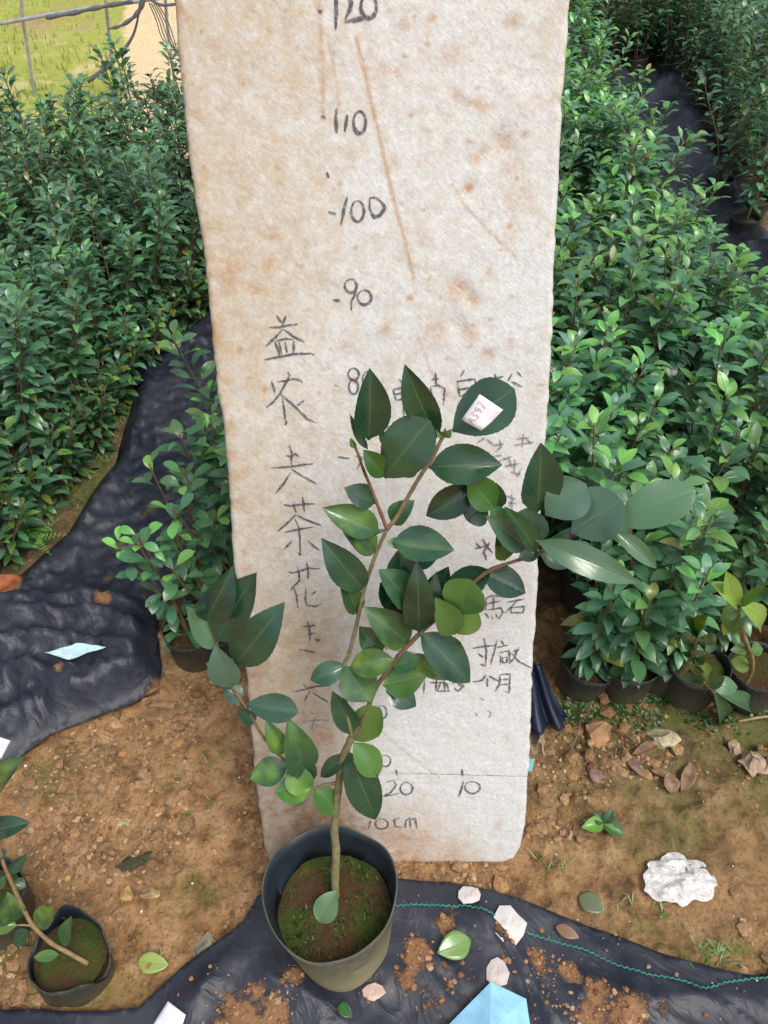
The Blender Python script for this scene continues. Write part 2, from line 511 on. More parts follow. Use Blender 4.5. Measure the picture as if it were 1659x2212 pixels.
# slope beyond the nursery with a sandy track, its sunshine put into the colours
ms = MB()
xs2, ys2 = np.linspace(-9, 1.2, 90), np.linspace(3.5, 16, 90)
SX, SY = np.meshgrid(xs2, ys2)
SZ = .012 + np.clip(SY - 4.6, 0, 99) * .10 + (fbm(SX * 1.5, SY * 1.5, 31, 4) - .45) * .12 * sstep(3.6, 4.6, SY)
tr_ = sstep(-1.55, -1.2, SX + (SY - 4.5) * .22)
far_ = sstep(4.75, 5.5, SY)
ms.v = np.stack([SX.ravel(), SY.ravel(), SZ.ravel()], 1).tolist()
idx = np.arange(8100).reshape(90, 90)
ms.f = np.stack([idx[:-1, :-1].ravel(), idx[:-1, 1:].ravel(), idx[1:, 1:].ravel(), idx[1:, :-1].ravel()], 1).tolist()
ms.uv = [(0, 0)] * 8100
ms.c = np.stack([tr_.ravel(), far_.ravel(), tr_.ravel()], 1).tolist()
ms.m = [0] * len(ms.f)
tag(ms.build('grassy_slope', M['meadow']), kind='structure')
gb = MB()
for i in range(2600):
    x, y = random.uniform(-3.4, -.9), random.uniform(3.7, 7.5)
    if x + (y - 4.5) * .22 > -1.45 and random.random() < .93: continue
    z = .012 + max(0, y - 4.6) * .10
    for k in range(3):
        a = random.uniform(0, 6.3); hh = random.uniform(.02, .06); w = .005
        dx, dy = math.cos(a), math.sin(a)
        c = random.choice([(.26, .33, .06), (.38, .42, .1), (.5, .46, .16), (.18, .27, .05)])
        gb.add([(x - dy * w, y + dx * w, z - .03), (x + dy * w, y - dx * w, z - .03), (x + dx * hh * .5, y + dy * hh * .5, z + hh)], [(0, 1, 2)], c)
tag(gb.build('grass', M['blade'], smooth=False), 'short yellow green grass on the sunny slope at top left', 'grass', kind='stuff')

# ------------------------------------------------------------------ the foam board with its handwriting
LEAN = math.radians(22.8)
BP0 = G(850, 1866)
BN = Vector((0, -math.cos(LEAN), math.sin(LEAN)))
BU = Vector((0, math.sin(LEAN), math.cos(LEAN)))
def bd(x, y):                                  # photo point -> (across, up) on the board
    p = on_plane(x, y, BP0, BN) - BP0
    return p.x, p.dot(BU)
Ledge = [(360, -130), (374, 0), (384, 120), (396, 250), (413, 400), (426, 470), (441, 560), (449, 660), (458, 760), (468, 850), (478, 900), (489, 1000), (496, 1120), (504, 1225), (517, 1330), (529, 1450), (540, 1570), (554, 1720), (566, 1800), (572, 1840), (580, 1866)]
Redge = [(1240, -130), (1234, 0), (1231, 60), (1226, 110), (1220, 190), (1214, 215), (1216, 240), (1213, 300), (1205, 450), (1203, 530), (1198, 620), (1197, 690), (1189, 850), (1180, 960), (1172, 1080), (1165, 1210), (1163, 1290), (1155, 1400), (1151, 1470), (1146, 1640), (1139, 1740), (1134, 1800), (1127, 1832), (1114, 1854), (1085, 1866)]
la = [bd(*p) for p in Ledge]; ra = [bd(*p) for p in Redge]
topb = min(la[0][1], ra[0][1])
def edge_at(lst, b):
    bs = [q[1] for q in lst][::-1]; as_ = [q[0] for q in lst][::-1]
    return np.interp(b, bs, as_)
NB, NA = 640, 200
bv = np.linspace(0.0, topb, NB)
lv = edge_at(la, bv) + (fbm(bv * 60, bv * 0 + 3, 5, 3) - .45) * .004
rv = edge_at(ra, bv) + (fbm(bv * 60, bv * 0 + 9, 6, 3) - .45) * .004
tt = np.linspace(0, 1, NA)
BA = lv[:, None] + (rv - lv)[:, None] * tt[None, :]
BB = np.repeat(bv[:, None], NA, 1)
dents = [(1205, 755, .013, .005), (1235, 640, .012, .004), (1265, 620, .01, .004), (1320, 560, .014, .004), (1350, 590, .012, .003), (1170, 1155, .011, .005), (1215, 1200, .009, .004), (1350, 560, .02, .002), (1500, 420, .03, -.004), (1480, 330, .03, .004), (965, 1205, .004, .003), (400, 960, .01, .002)]
def z5(x, y): return 364.5 + .537 * x, .537 * y
DEN = [(*bd(*z5(x, y)), r, d) for x, y, r, d in dents]
DEN += [(*bd(1055, 765), .006, .003), (*bd(985, 700), .012, .004), (*bd(940, 715), .01, .003)]
def bdisp(a, b):
    a = np.asarray(a, float); b = np.asarray(b, float)
    z = (fbm(a * 55, b * 55, 41, 4) - .47) * .0024 + (fbm(a * 9, b * 9, 43, 3) - .45) * .0022
    for x, y, r, d in DEN:
        z = z - d * .55 * np.exp(-(((a - x) ** 2 + (b - y) ** 2) / r ** 2))
    return z
de = np.minimum(np.minimum(BA - lv[:, None], rv[:, None] - BA), BB + .0005)
de = np.clip(de, 0, .008)
rnd = .008 - np.sqrt(np.maximum(0, .008 ** 2 - (.008 - de) ** 2))
OUT = bdisp(BA, BB) - rnd
OUT -= OUT.min() * 0
# stains
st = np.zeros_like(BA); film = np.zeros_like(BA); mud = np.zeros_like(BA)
def seg_stain(pts, w, amt):
    q = [bd(*p) for p in pts]
    d = np.full_like(BA, 9.)
    for (x0, y0), (x1, y1) in zip(q[:-1], q[1:]):
        dx, dy = x1 - x0, y1 - y0
        t = np.clip(((BA - x0) * dx + (BB - y0) * dy) / (dx * dx + dy * dy), 0, 1)
        d = np.minimum(d, np.hypot(BA - x0 - t * dx, BB - y0 - t * dy))
    np.maximum(st, amt * np.exp(-(d / w) ** 2), out=st)
seg_stain([z5(*p) for p in [(755, 150), (790, 300), (840, 520), (885, 720), (930, 900), (960, 1010), (985, 1120)]], .0022, .85)
seg_stain([z5(*p) for p in [(600, -40), (610, 120), (620, 260), (620, 480)]], .003, .6)
seg_stain([z5(*p) for p in [(640, 150), (665, 280), (685, 420)]], .002, .5)
seg_stain([z5(*p) for p in [(1140, 740), (1200, 840), (1300, 940), (1390, 1030)]], .0014, .8)
seg_stain([(900, 720), (930, 800), (960, 860)], .0012, .6)
seg_stain([z5(*p) for p in [(320, 20), (400, 100), (400, 180)]], .003, .4)
seg_stain([z5(*p) for p in [(1150, 380), (1230, 420), (1300, 425)]], .004, .6)
seg_stain([(745, 1520), (800, 1560), (870, 1620), (950, 1680)], .0016, .5)
def blob_stain(arr, x, y, r, amt, ry=None):
    a0, b0 = bd(x, y); a1, _ = bd(x + r, y); _, b1 = bd(x, y - (ry or r))
    n = .6 + .8 * fbm(BA * 90, BB * 90, 77, 3)
    np.maximum(arr, amt * np.exp(-(((BA - a0) / (a1 - a0)) ** 2 + ((BB - b0) / (b1 - b0)) ** 2)) * n, out=arr)
rr_ = random.Random(77)
for i in range(90):                       # small rust flecks, thicker towards the upper right and the edges
    x_, y_ = 380 + 840 * rr_.random() ** .7, 900 * rr_.random()
    blob_stain(st, x_, y_, rr_.uniform(3, 9), rr_.uniform(.4, 1), rr_.uniform(3, 8))
for i in range(60):
    e_ = rr_.random(); y_ = 1866 * e_
    blob_stain(st, 374 + 200 * e_ + rr_.uniform(0, 30), y_, rr_.uniform(6, 22), rr_.uniform(.3, .7), rr_.uniform(6, 22))
for x, y, r, a in [(1205, 755, 26, 1), (1240, 640, 30, .7), (1350, 580, 40, .45), (1400, 780, 60, .5), (1170, 1160, 34, .9), (1215, 1200, 26, .8), (965, 1205, 14, .9), (1370, 670, 34, .5), (1380, 80, 36, .5), (345, 1160, 26, .75), (950, 100, 26, .7), (1060, 70, 20, .6),
                   (870, 285, 30, .7), (920, 290, 22, .7), (1150, 210, 50, .45), (415, 950, 34, .5), (400, 1060, 30, .4), (1260, 425, 30, .5), (240, 1110, 60, .6), (1290, 1090, 30, .5), (1210, 1330, 40, .5)]:
    blob_stain(st, *z5(x, y), r * .537, a)
for x, y, r, a in [(1055, 765, 16, .9), (985, 632, 22, .9), (1020, 650, 16, .7), (940, 715, 24, .5), (1010, 710, 20, .5), (740, 745, 14, .5), (835, 710, 12, .7), (560, 1445, 25, .6), (555, 1480, 20, .6), (700, 1590, 40, .5), (1075, 1785, 10, .6), (900, 1735, 30, .3), (880, 1845, 90, .9), (980, 1866, 60, .9), (700, 1830, 120, .7), (1010, 1800, 20, .3)]:
    blob_stain(st, x, y, r, a)
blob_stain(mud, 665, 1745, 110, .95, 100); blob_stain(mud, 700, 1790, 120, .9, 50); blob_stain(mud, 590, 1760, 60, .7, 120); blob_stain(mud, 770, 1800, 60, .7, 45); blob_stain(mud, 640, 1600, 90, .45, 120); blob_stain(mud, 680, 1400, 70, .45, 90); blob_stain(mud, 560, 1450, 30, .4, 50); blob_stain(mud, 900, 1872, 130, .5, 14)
cen = (lv + rv)[:, None] / 2
film += sstep(.02, -.2, BA - cen) * .7 + sstep(.25, 1.1, BB) * .35 - .25 * sstep(.55, .1, BB) * sstep(-.02, .12, BA - cen)
film += np.exp(-((BA - cen + .12) / .1) ** 2) * sstep(.65, .35, BB) * .55
film = np.clip(film, 0, 1)
bm_ = MB()
front = np.stack([BA.ravel(), -OUT.ravel(), BB.ravel()], 1)
TH = .03
ring = [(i, 0) for i in range(NB)] + [(NB - 1, j) for j in range(1, NA)] + [(i, NA - 1) for i in range(NB - 2, -1, -1)] + [(0, j) for j in range(NA - 2, 0, -1)]
rix = [i * NA + j for i, j in ring]
back = front[rix].copy(); back[:, 1] = TH
bm_.v = front.tolist() + back.tolist() + [[float(cen[NB // 2, 0]), TH, topb / 2]]
idx = np.arange(NB * NA).reshape(NB, NA)
bm_.f = np.stack([idx[:-1, :-1].ravel(), idx[:-1, 1:].ravel(), idx[1:, 1:].ravel(), idx[1:, :-1].ravel()], 1).tolist()
n0, nr = NB * NA, len(rix)
for k in range(nr):
    k2 = (k + 1) % nr
    bm_.f.append([rix[k], rix[k2], n0 + k2, n0 + k])
    bm_.f.append([n0 + k, n0 + k2, n0 + nr])
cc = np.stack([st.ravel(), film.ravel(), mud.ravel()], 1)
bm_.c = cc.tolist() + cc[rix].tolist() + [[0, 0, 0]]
bm_.uv = [(0, 0)] * len(bm_.v)
bm_.m = [0] * len(bm_.f)
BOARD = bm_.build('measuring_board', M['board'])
BOARD.location = BP0
BOARD.rotation_euler = (-LEAN, 0, 0)
tag(BOARD, 'tall dirty white foam board with handwritten height marks leaning behind the plant', 'board')

def ell(cx, cy, rx, ry, n=14, a0=-1.9):
    return [(cx + rx * math.cos(a0 + 2 * math.pi * i / n), cy + ry * math.sin(a0 + 2 * math.pi * i / n)) for i in range(n + 1)]
REG = {'R1': (526.5, 648, .14647), 'R2': (526.5, 955.9, .14647), 'R3': (591.3, 1263.7, .14647), 'R4': (810, 761.5, .2148), 'R5': (1004.5, 923.5, .1538),
       'R6': (874.8, 1247.5, .17578), 'R7': (696.6, 1539.1, .22461), 'N1': (680.4, 0, .12695), 'N2': (680.4, 340.2, .14647), 'Z1': (526.5, 648, .4151), 'Z3': (729, 1134, .3174)}
def mark(name, reg, strokes, w=.0026, mat='ink'):
    w *= 1.22
    mb = MB()
    ox, oy, k = REG[reg]
    for s in strokes:
        q = [bd(ox + k * x, oy + k * y) for x, y in s]
        pts = []
        for (x0, y0), (x1, y1) in zip(q[:-1], q[1:]):
            n = max(1, int(math.hypot(x1 - x0, y1 - y0) / .0025))
            pts += [(x0 + (x1 - x0) * i / n, y0 + (y1 - y0) * i / n) for i in range(n)]
        pts.append(q[-1])
        if len(pts) < 2: continue
        vs = []
        for i, (a, b) in enumerate(pts):
            p, r = pts[max(0, i - 1)], pts[min(len(pts) - 1, i + 1)]
            tx, ty = r[0] - p[0], r[1] - p[1]
            l = math.hypot(tx, ty) or 1
            e = min(1, .45 + 2.0 * min(i, len(pts) - 1 - i) / len(pts))
            ww = w * e * random.uniform(.75, 1.2) / 2
            for sg in (-1, 0, 1):
                aa, bb = a - ty / l * ww * sg, b + tx / l * ww * sg
                vs.append((aa, bb))
        arr = np.array(vs)
        z = bdisp(arr[:, 0], arr[:, 1]) + .0011
        vv = [(x, -float(zz), y) for (x, y), zz in zip(vs, z)]
        fs = []
        for i in range(len(pts) - 1):
            for j in range(2):
                fs.append((i * 3 + j, i * 3 + j + 1, (i + 1) * 3 + j + 1, (i + 1) * 3 + j))
        mb.add(vv, fs)
    o = mb.build(name, M[mat], BOARD)
    return o
C_, N_, T_ = 'written_character', 'written_number', 'scale_tick'
mark(C_, 'R1', [[(480, 220), (560, 330)], [(620, 230), (600, 300), (560, 380)], [(380, 400), (520, 400), (660, 370), (800, 355)], [(570, 430), (480, 540), (330, 680)], [(590, 430), (740, 540), (900, 620)],
     [(455, 600), (490, 690), (530, 810)], [(480, 600), (620, 570), (730, 580)], [(740, 590), (740, 690), (730, 780)], [(610, 610), (640, 780)], [(520, 620), (560, 800)], [(310, 880), (500, 840), (740, 795), (1000, 785), (1045, 815)]])
mark(C_, 'R1', [[(650, 1050), (680, 1110), (640, 1190), (600, 1260), (540, 1370), (440, 1500), (340, 1580)], [(410, 1200), (450, 1300), (460, 1390)], [(500, 1200), (620, 1190), (720, 1160), (830, 1180), (870, 1215)],
     [(570, 1440), (600, 1620), (620, 1840)], [(545, 1390), (740, 1550), (940, 1750), (1080, 1810)], [(890, 1480), (790, 1550)], [(610, 1840), (645, 1780)]])
mark(C_, 'R2', [[(670, 30), (710, 150), (700, 280), (710, 340)], [(620, 190), (700, 205), (760, 165), (820, 205)], [(400, 370), (640, 360), (860, 330), (1030, 310)], [(690, 440), (600, 590), (470, 750)], [(700, 390), (860, 490), (1080, 610)]])
mark(C_, 'R2', [[(590, 910), (700, 930), (880, 905), (1050, 900)], [(735, 880), (750, 960), (775, 1030)], [(870, 790), (880, 900), (900, 1030)], [(770, 1060), (650, 1180), (500, 1310)], [(780, 1070), (900, 1130), (1150, 1220)],
     [(610, 1320), (800, 1280), (1040, 1240)], [(750, 1120), (810, 1250), (830, 1400), (830, 1500), (840, 1650)], [(800, 1620), (850, 1660)], [(720, 1440), (600, 1570)], [(950, 1450), (1050, 1540), (1130, 1590)]])
mark(C_, 'R2', [[(660, 1900), (720, 1920), (800, 1900), (960, 1850), (1120, 1860)], [(790, 1820), (815, 1920), (825, 2030), (740, 2120), (680, 2190)], [(920, 1760), (950, 1850), (950, 2010)], [(740, 2140), (780, 2260), (800, 2440)],
     [(920, 2140), (910, 2310), (930, 2395), (1060, 2415), (1150, 2370)], [(1070, 2190), (1000, 2240)]])
mark(C_, 'R3', [[(500, 530), (540, 720), (530, 820)], [(410, 610), (600, 600)], [(490, 720), (620, 700)], [(660, 790), (640, 850)], [(560, 580), (620, 600)], [(600, 800), (690, 810)], [(380, 950), (520, 970), (610, 1000)]])
mark(C_, 'R3', [[(430, 1460), (490, 1520)], [(320, 1570), (450, 1540), (620, 1490), (850, 1480)], [(540, 1560), (450, 1700)], [(570, 1580), (680, 1650), (810, 1730)]])
mark(C_, 'R3', [[(540, 1860), (600, 1900)], [(400, 2010), (700, 1980), (820, 2000)], [(620, 1940), (560, 2100), (580, 2180)], [(600, 2040), (700, 2080)]], .0022, 'faint')
mark(N_, 'N1', [[(360, -160), (365, 200), (355, 510)], [(470, -60), (560, -90), (620, 60), (590, 180), (510, 330)], [(510, 370), (660, 350), (800, 310), (880, 340)], ell(915, 110, 135, 200)], .0034)
mark(N_, 'N1', [[(370, 1830), (355, 2000), (370, 2260)], [(550, 1950), (520, 2170), (505, 2240)], ell(760, 2080, 105, 190)], .0034)
mark(N_, 'N2', [[(480, 570), (430, 760), (385, 990)], ell(630, 790, 95, 155), [(810, 590), (805, 750), (870, 880), (960, 850), (1035, 740), (990, 660), (900, 590), (810, 590)]], .003)
mark(N_, 'N2', [ell(530, 1890, 90, 100), [(615, 1860), (590, 2020), (535, 2130), (540, 2250)], ell(730, 2060, 105, 108)], .0028)
mark(N_, 'Z1', [ell(572, 385, 28, 32, 12), ell(572, 450, 25, 40, 12), [(555, 405), (600, 440)], ell(645, 415, 26, 46, 12)], .0026)
mark(N_, 'Z1', [[(575, 810), (618, 815), (590, 880)]], .0024, 'faint')
mark(N_, 'Z3', [ell(415, 812, 34, 40, 12), [(345, 770), (330, 850)]], .0026, 'faint')
mark(N_, 'Z3', [ell(298, 1272, 38, 46, 12)], .0026)
mark(N_, 'R7', [ell(605, 460, 52, 54, 12), [(480, 430), (540, 440), (500, 520)]], .0026)
mark(N_, 'R7', [[(610, 665), (680, 645), (712, 690), (660, 760), (590, 800), (740, 770)], ell(808, 725, 60, 58)], .0028)
mark(N_, 'R7', [[(1355, 655), (1335, 740), (1310, 810)], ell(1442, 715, 74, 58)], .0028)
mark(N_, 'R7', [[(465, 1030), (445, 1115)], ell(570, 1068, 62, 50)], .0028)
mark('written_unit', 'R7', [[(745, 1010), (690, 1030), (700, 1090), (765, 1100)], [(805, 1025), (795, 1110)], [(800, 1040), (840, 1010), (845, 1100)], [(845, 1030), (890, 1010), (908, 1110)]], .0026)
mark(T_, 'N1', [[(50, 185), (130, 200)]], .003); mark(T_, 'N1', [[(100, 1985), (190, 2005)]], .003)
mark(T_, 'N2', [[(175, 215), (205, 300)]], .003); mark(T_, 'N2', [[(195, 800), (315, 835)]], .003); mark(T_, 'N2', [[(265, 2100), (375, 2110)]], .003)
mark(T_, 'Z1', [[(470, 442), (498, 448)]], .0026, 'faint'); mark(T_, 'Z1', [[(490, 815), (550, 823)]], .0028)
mark(T_, 'R7', [[(710, 545), (716, 600)]], .0034); mark(T_, 'R7', [[(1340, 540), (1346, 605)]], .0034)
mark('base_line', 'R7', [[(640, 575), (900, 580), (1350, 592), (1700, 605), (1990, 612)]], .0013, 'faint')
mark(C_, 'R4', [[(245, 265), (290, 330), (290, 650)], [(180, 370), (215, 480)], [(180, 370), (320, 340), (335, 440)], [(215, 480), (330, 450)], [(200, 420), (330, 395)]], .0024)
mark(C_, 'R4', [[(570, 270), (640, 260)], [(610, 200), (615, 330)], [(560, 340), (640, 330), (700, 360), (690, 520)], [(560, 345), (570, 480)]], .0024)
mark(C_, 'R4', [[(900, 170), (860, 240)], [(820, 290), (1000, 265), (1030, 340)], [(830, 300), (850, 440)], [(835, 375), (960, 350)], [(850, 440), (950, 410)]], .0024)
mark(C_, 'R4', [[(1210, 210), (1225, 330)], [(1150, 270), (1290, 240)], [(1430, 190), (1475, 245)], [(1370, 290), (1485, 345)], [(1380, 210), (1340, 280)]], .0024)
mark(C_, 'R5', [[(290, 140), (160, 220)], [(300, 160), (400, 240)], [(480, 160), (510, 260), (430, 340)], [(390, 250), (540, 230)], [(400, 400), (520, 390)]], .0024, 'faint')
mark(C_, 'R5', [[(820, 90), (800, 280)], [(690, 250), (980, 200)], [(850, 150), (940, 240)], [(720, 160), (900, 140)]], .0024, 'faint')
mark(C_, 'R5', [[(470, 470), (660, 400)], [(700, 440), (690, 640)], [(800, 560), (730, 690)], [(600, 400), (660, 560)], [(560, 540), (760, 500)], [(640, 620), (780, 660)]], .0024, 'faint')
mark(C_, 'R5', [[(570, 950), (700, 1000)], [(600, 1050), (730, 1060)], [(650, 930), (660, 1150)], [(700, 980), (600, 1120)]], .0024, 'faint')
mark(C_, 'R5', [[(150, 1620), (230, 1700)], [(250, 1560), (300, 1660), (390, 1760)], [(140, 1700), (340, 1650)], [(270, 1740), (300, 1860)], [(350, 1600), (240, 1780)]], .0026)
mark(C_, 'R6', [[(990, 260), (1060, 220), (1190, 230)], [(1000, 320), (1170, 290)], [(1000, 240), (990, 400)], [(1010, 395), (1180, 370), (1205, 420), (1150, 510)], [(985, 430), (1030, 500)], [(1060, 460), (1080, 510)], [(1115, 440), (1135, 490)], [(1090, 230), (1085, 390)]], .0024)
mark(C_, 'R6', [[(1260, 300), (1480, 260)], [(1380, 280), (1300, 370), (1225, 430)], [(1310, 370), (1470, 350), (1450, 430), (1300, 430), (1310, 370)]], .0024)
mark(C_, 'R6', [[(830, 865), (940, 850), (1100, 830)], [(970, 740), (1000, 900), (990, 1080)], [(900, 930), (960, 980)], [(990, 1085), (930, 1060)]], .0026)
mark(C_, 'R6', [[(1130, 760), (1100, 900), (1050, 1070)], [(1180, 770), (1215, 830)], [(1130, 855), (1270, 830)], [(1150, 920), (1280, 900), (1290, 1040)], [(1175, 960), (1175, 1070)], [(1200, 980), (1260, 970), (1250, 1040), (1200, 1045), (1200, 980)],
     [(1410, 850), (1340, 950)], [(1330, 905), (1410, 880)], [(1390, 890), (1340, 990), (1280, 1060)], [(1300, 920), (1400, 1030), (1560, 1110)]], .0024)
mark(C_, 'R6', [[(280, 1180), (200, 1290)], [(240, 1265), (230, 1420)], [(300, 1210), (430, 1220)], [(390, 1230), (380, 1390)], [(300, 1290), (430, 1280)]], .0026)
mark(C_, 'R6', [[(400, 1390), (440, 1280), (510, 1300), (545, 1400)], [(390, 1395), (545, 1388)], [(480, 1240), (490, 1380)]], .0026)
mark(C_, 'R6', [[(620, 1215), (590, 1300)], [(640, 1240), (720, 1330), (650, 1395), (600, 1350)], [(650, 1290), (690, 1340)], [(590, 1290), (690, 1270)]], .0026)
mark(C_, 'R6', [[(830, 1275), (890, 1270), (965, 1255)]], .0026)
mark(C_, 'R6', [[(1000, 1190), (930, 1270)], [(1030, 1200), (1150, 1270)], [(1015, 1230), (1010, 1340)]], .0026)
mark(C_, 'R6', [[(1170, 1190), (1160, 1300), (1110, 1390)], [(1170, 1190), (1290, 1180), (1280, 1410), (1230, 1390)], [(1180, 1250), (1280, 1240)], [(1170, 1310), (1280, 1300)]], .0026)
mark(C_, 'R6', [[(860, 1650), (895, 1695)], [(1010, 1630), (1060, 1660), (1030, 1720)], [(935, 1465), (965, 1505)]], .0022, 'faint')

# ------------------------------------------------------------------ black ground-cover sheets
def sheet(name, outline, zf, dirtf, step=.011):
    poly = [G(*p) for p in outline]
    P = []
    for a, b in zip(poly, poly[1:] + poly[:1]):
        n = max(1, int((b - a).length / (step * 1.3)))
        P += [Vector((a.x + (b.x - a.x) * i / n, a.y + (b.y - a.y) * i / n)) for i in range(n)]
    arr = np.array([[p.x, p.y] for p in P])
    jag = min(1.0, .011 / step)
    nrmx = (fbm(np.arange(len(P)) * .12 / jag, np.zeros(len(P)), 61, 2) - .37) * .014
    nrmy = (fbm(np.arange(len(P)) * .12 / jag, np.zeros(len(P)) + 7, 62, 2) - .37) * .014
    P = [Vector((p.x + a, p.y + b)) for p, a, b in zip(P, nrmx, nrmy)]
    arr = np.array([[p.x, p.y] for p in P])
    x0, y0 = arr.min(0); x1, y1 = arr.max(0)
    gx, gy = np.meshgrid(np.arange(x0, x1, step), np.arange(y0, y1, step))
    gx = gx + (rng.random(gx.shape) - .5) * step * .4; gy = gy + (rng.random(gx.shape) - .5) * step * .4
    gx, gy = gx.ravel(), gy.ravel()
    ins = np.zeros(len(gx), bool)
    for (ax, ay), (bx, by) in zip(arr, np.roll(arr, -1, 0)):
        c = ((ay > gy) != (by > gy))
        with np.errstate(divide='ignore', invalid='ignore'):
            ins ^= c & (gx < (bx - ax) * (gy - ay) / (by - ay) + ax)
    # keep interior points away from the border
    ok = ins.copy()
    for ax, ay in arr:
        ok &= (gx - ax) ** 2 + (gy - ay) ** 2 > (step * .55) ** 2
    pts = P + [Vector((a, b)) for a, b in zip(gx[ok], gy[ok])]
    nP = len(P)
    vco, _, fcs, *_ = delaunay_2d_cdt(pts, [(i, (i + 1) % nP) for i in range(nP)], [], 1, 1e-5)
    vx = np.array([v.x for v in vco]); vy = np.array([v.y for v in vco])
    z = zf(vx, vy)
    de = np.full(len(vx), 9.0)
    for ax, ay in arr:
        de = np.minimum(de, np.hypot(vx - ax, vy - ay))
    z = z + .004 * np.exp(-(de / .012) ** 2) * 0
    z = gz_low(vx, vy) * np.exp(-((vx / 1.6) ** 4 + ((vy - .8) / 1.6) ** 4)) + .014 + z * sstep(0, .05, de) + .002
    r, gcol = dirtf(vx, vy)
    mb = MB()
    mb.v = np.stack([vx, vy, z], 1).tolist()
    mb.f = [tuple(f) if (vco[f[1]] - vco[f[0]]).cross(vco[f[2]] - vco[f[0]]) > 0 else tuple(f)[::-1] for f in fcs]
    mb.c = np.stack([r, gcol, 0 * r], 1).tolist()
    mb.uv = [(0, 0)] * len(mb.v); mb.m = [0] * len(mb.f)
    o = mb.build(name, M['sheet'])
    md = o.modifiers.new('thickness', 'SOLIDIFY'); md.thickness = .0012; md.offset = -1
    return o
def ridges(folds):
    q = [([tuple(G(*p))[:2] for p in pts], w, h) for pts, w, h in folds]
    def f(x, y):
        z = np.zeros_like(x)
        for pts, w, h in q:
            d = np.full_like(x, 9.)
            for (x0, y0), (x1, y1) in zip(pts[:-1], pts[1:]):
                dx, dy = x1 - x0, y1 - y0
                t = np.clip(((x - x0) * dx + (y - y0) * dy) / (dx * dx + dy * dy + 1e-9), 0, 1)
                d = np.minimum(d, np.hypot(x - x0 - t * dx, y - y0 - t * dy))
            z = z + h * np.exp(-(d / w))
        return z
    return f
def blobs_at(lst):
    q = []
    for x, y, r, a in lst:
        p = G(x, y); e = G(x + r, y)
        q.append((p.x, p.y, e.x - p.x, a))
    def f(x, y):
        z = np.zeros_like(x)
        for px, py, r, a in q:
            z = np.maximum(z, a * np.exp(-(((x - px) ** 2 + (y - py) ** 2) / r ** 2)))
        return z
    return f
def wr(x, y, s, ang, k=9, st_=3.2):
    c, d = math.cos(ang), math.sin(ang)
    u, v = x * c + y * d, -x * d + y * c
    n = fbm(u * k, v * k * st_, s, 3)
    return np.clip(1 - 1.15 * np.abs(2 * n / .9 - 1), 0, 1) ** 3

rA = ridges([([(455, 668), (390, 738), (300, 790), (285, 900), (200, 1085), (60, 1240)], .03, .05), ([(330, 860), (270, 1030), (160, 1190)], .02, .02),
             ([(-100, 1320), (60, 1330), (200, 1325), (320, 1340)], .02, .05), ([(-100, 1375), (100, 1360), (260, 1372), (330, 1400)], .022, .055), ([(-100, 1440), (60, 1415), (180, 1420), (300, 1440)], .02, .05),
             ([(-100, 1500), (40, 1475), (180, 1490), (330, 1470)], .018, .04), ([(20, 1420), (120, 1500), (260, 1540)], .015, .025), ([(-50, 1600), (100, 1530), (250, 1500)], .02, .03), ([(390, 740), (450, 800)], .02, .025), ([(330, 770), (460, 760)], .018, .02)])
dA = blobs_at([(330, 1120, 60, .72), (290, 1200, 80, .75), (250, 1280, 70, .6), (240, 1340, 40, .85), (340, 1500, 40, .9), (300, 1530, 20, .8), (155, 1490, 30, .75), (260, 1450, 30, .5), (20, 1285, 60, .95), (230, 1330, 60, .6), (110, 1530, 60, .45), (430, 880, 40, .4), (400, 980, 70, .45)])
dA2 = blobs_at([(330, 1120, 90, 1), (280, 1230, 90, .8), (400, 980, 90, .8)])
left_sheet = sheet('ground_cover_sheet', [(470, 640), (440, 690), (390, 740), (340, 770), (297, 785), (296, 830), (283, 900), (250, 1010), (185, 1105), (150, 1160), (60, 1240), (0, 1290), (-160, 1310), (-160, 1760),
      (0, 1678), (50, 1650), (120, 1600), (230, 1555), (290, 1530), (348, 1502), (358, 1450), (352, 1400), (345, 1330), (420, 1240), (520, 1100), (520, 900), (505, 700)],
      lambda x, y: rA(x, y) + wr(x, y, 71, 2.2) * .018 + wr(x, y, 73, .6, 14, 2.4) * .012 + (fbm(x * 30, y * 30, 75, 3) - .45) * .008, lambda x, y: (dA(x, y), dA2(x, y)))
tag(left_sheet, 'crumpled black woven sheet with muddy patches left of the board', 'ground cover sheet')

rB = ridges([([(1040, 1985), (1110, 2060), (1150, 2130), (1190, 2212)], .012, .014), ([(870, 1915), (1000, 1925), (1200, 1990), (1400, 2065)], .012, .007), ([(1250, 2150), (1420, 2165), (1620, 2150)], .02, .01), ([(540, 2010), (470, 2100), (420, 2180)], .025, .018), ([(585, 2120), (700, 2180)], .02, .02), ([(1360, 2140), (1330, 2250)], .015, .012)])
dB = blobs_at([(900, 2070, 55, .95), (870, 2120, 50, .8), (1080, 2075, 30, .7), (960, 2010, 34, .9), (600, 2200, 60, .95), (640, 2120, 40, .9), (520, 2215, 90, .9), (560, 2150, 40, .8), (1080, 2030, 40, .8), (1160, 2085, 50, .8), (1225, 2105, 40, .9), (1290, 2160, 60, .85), (1350, 2200, 70, .95), (1270, 2205, 60, .9), (980, 1975, 30, .7), (930, 2170, 50, .7), (1040, 2190, 70, .6), (1430, 2190, 50, .7), (790, 2180, 40, .5), (1200, 2150, 80, .6), (980, 2120, 90, .55), (1100, 2120, 80, .55), (1500, 2200, 80, .4)])
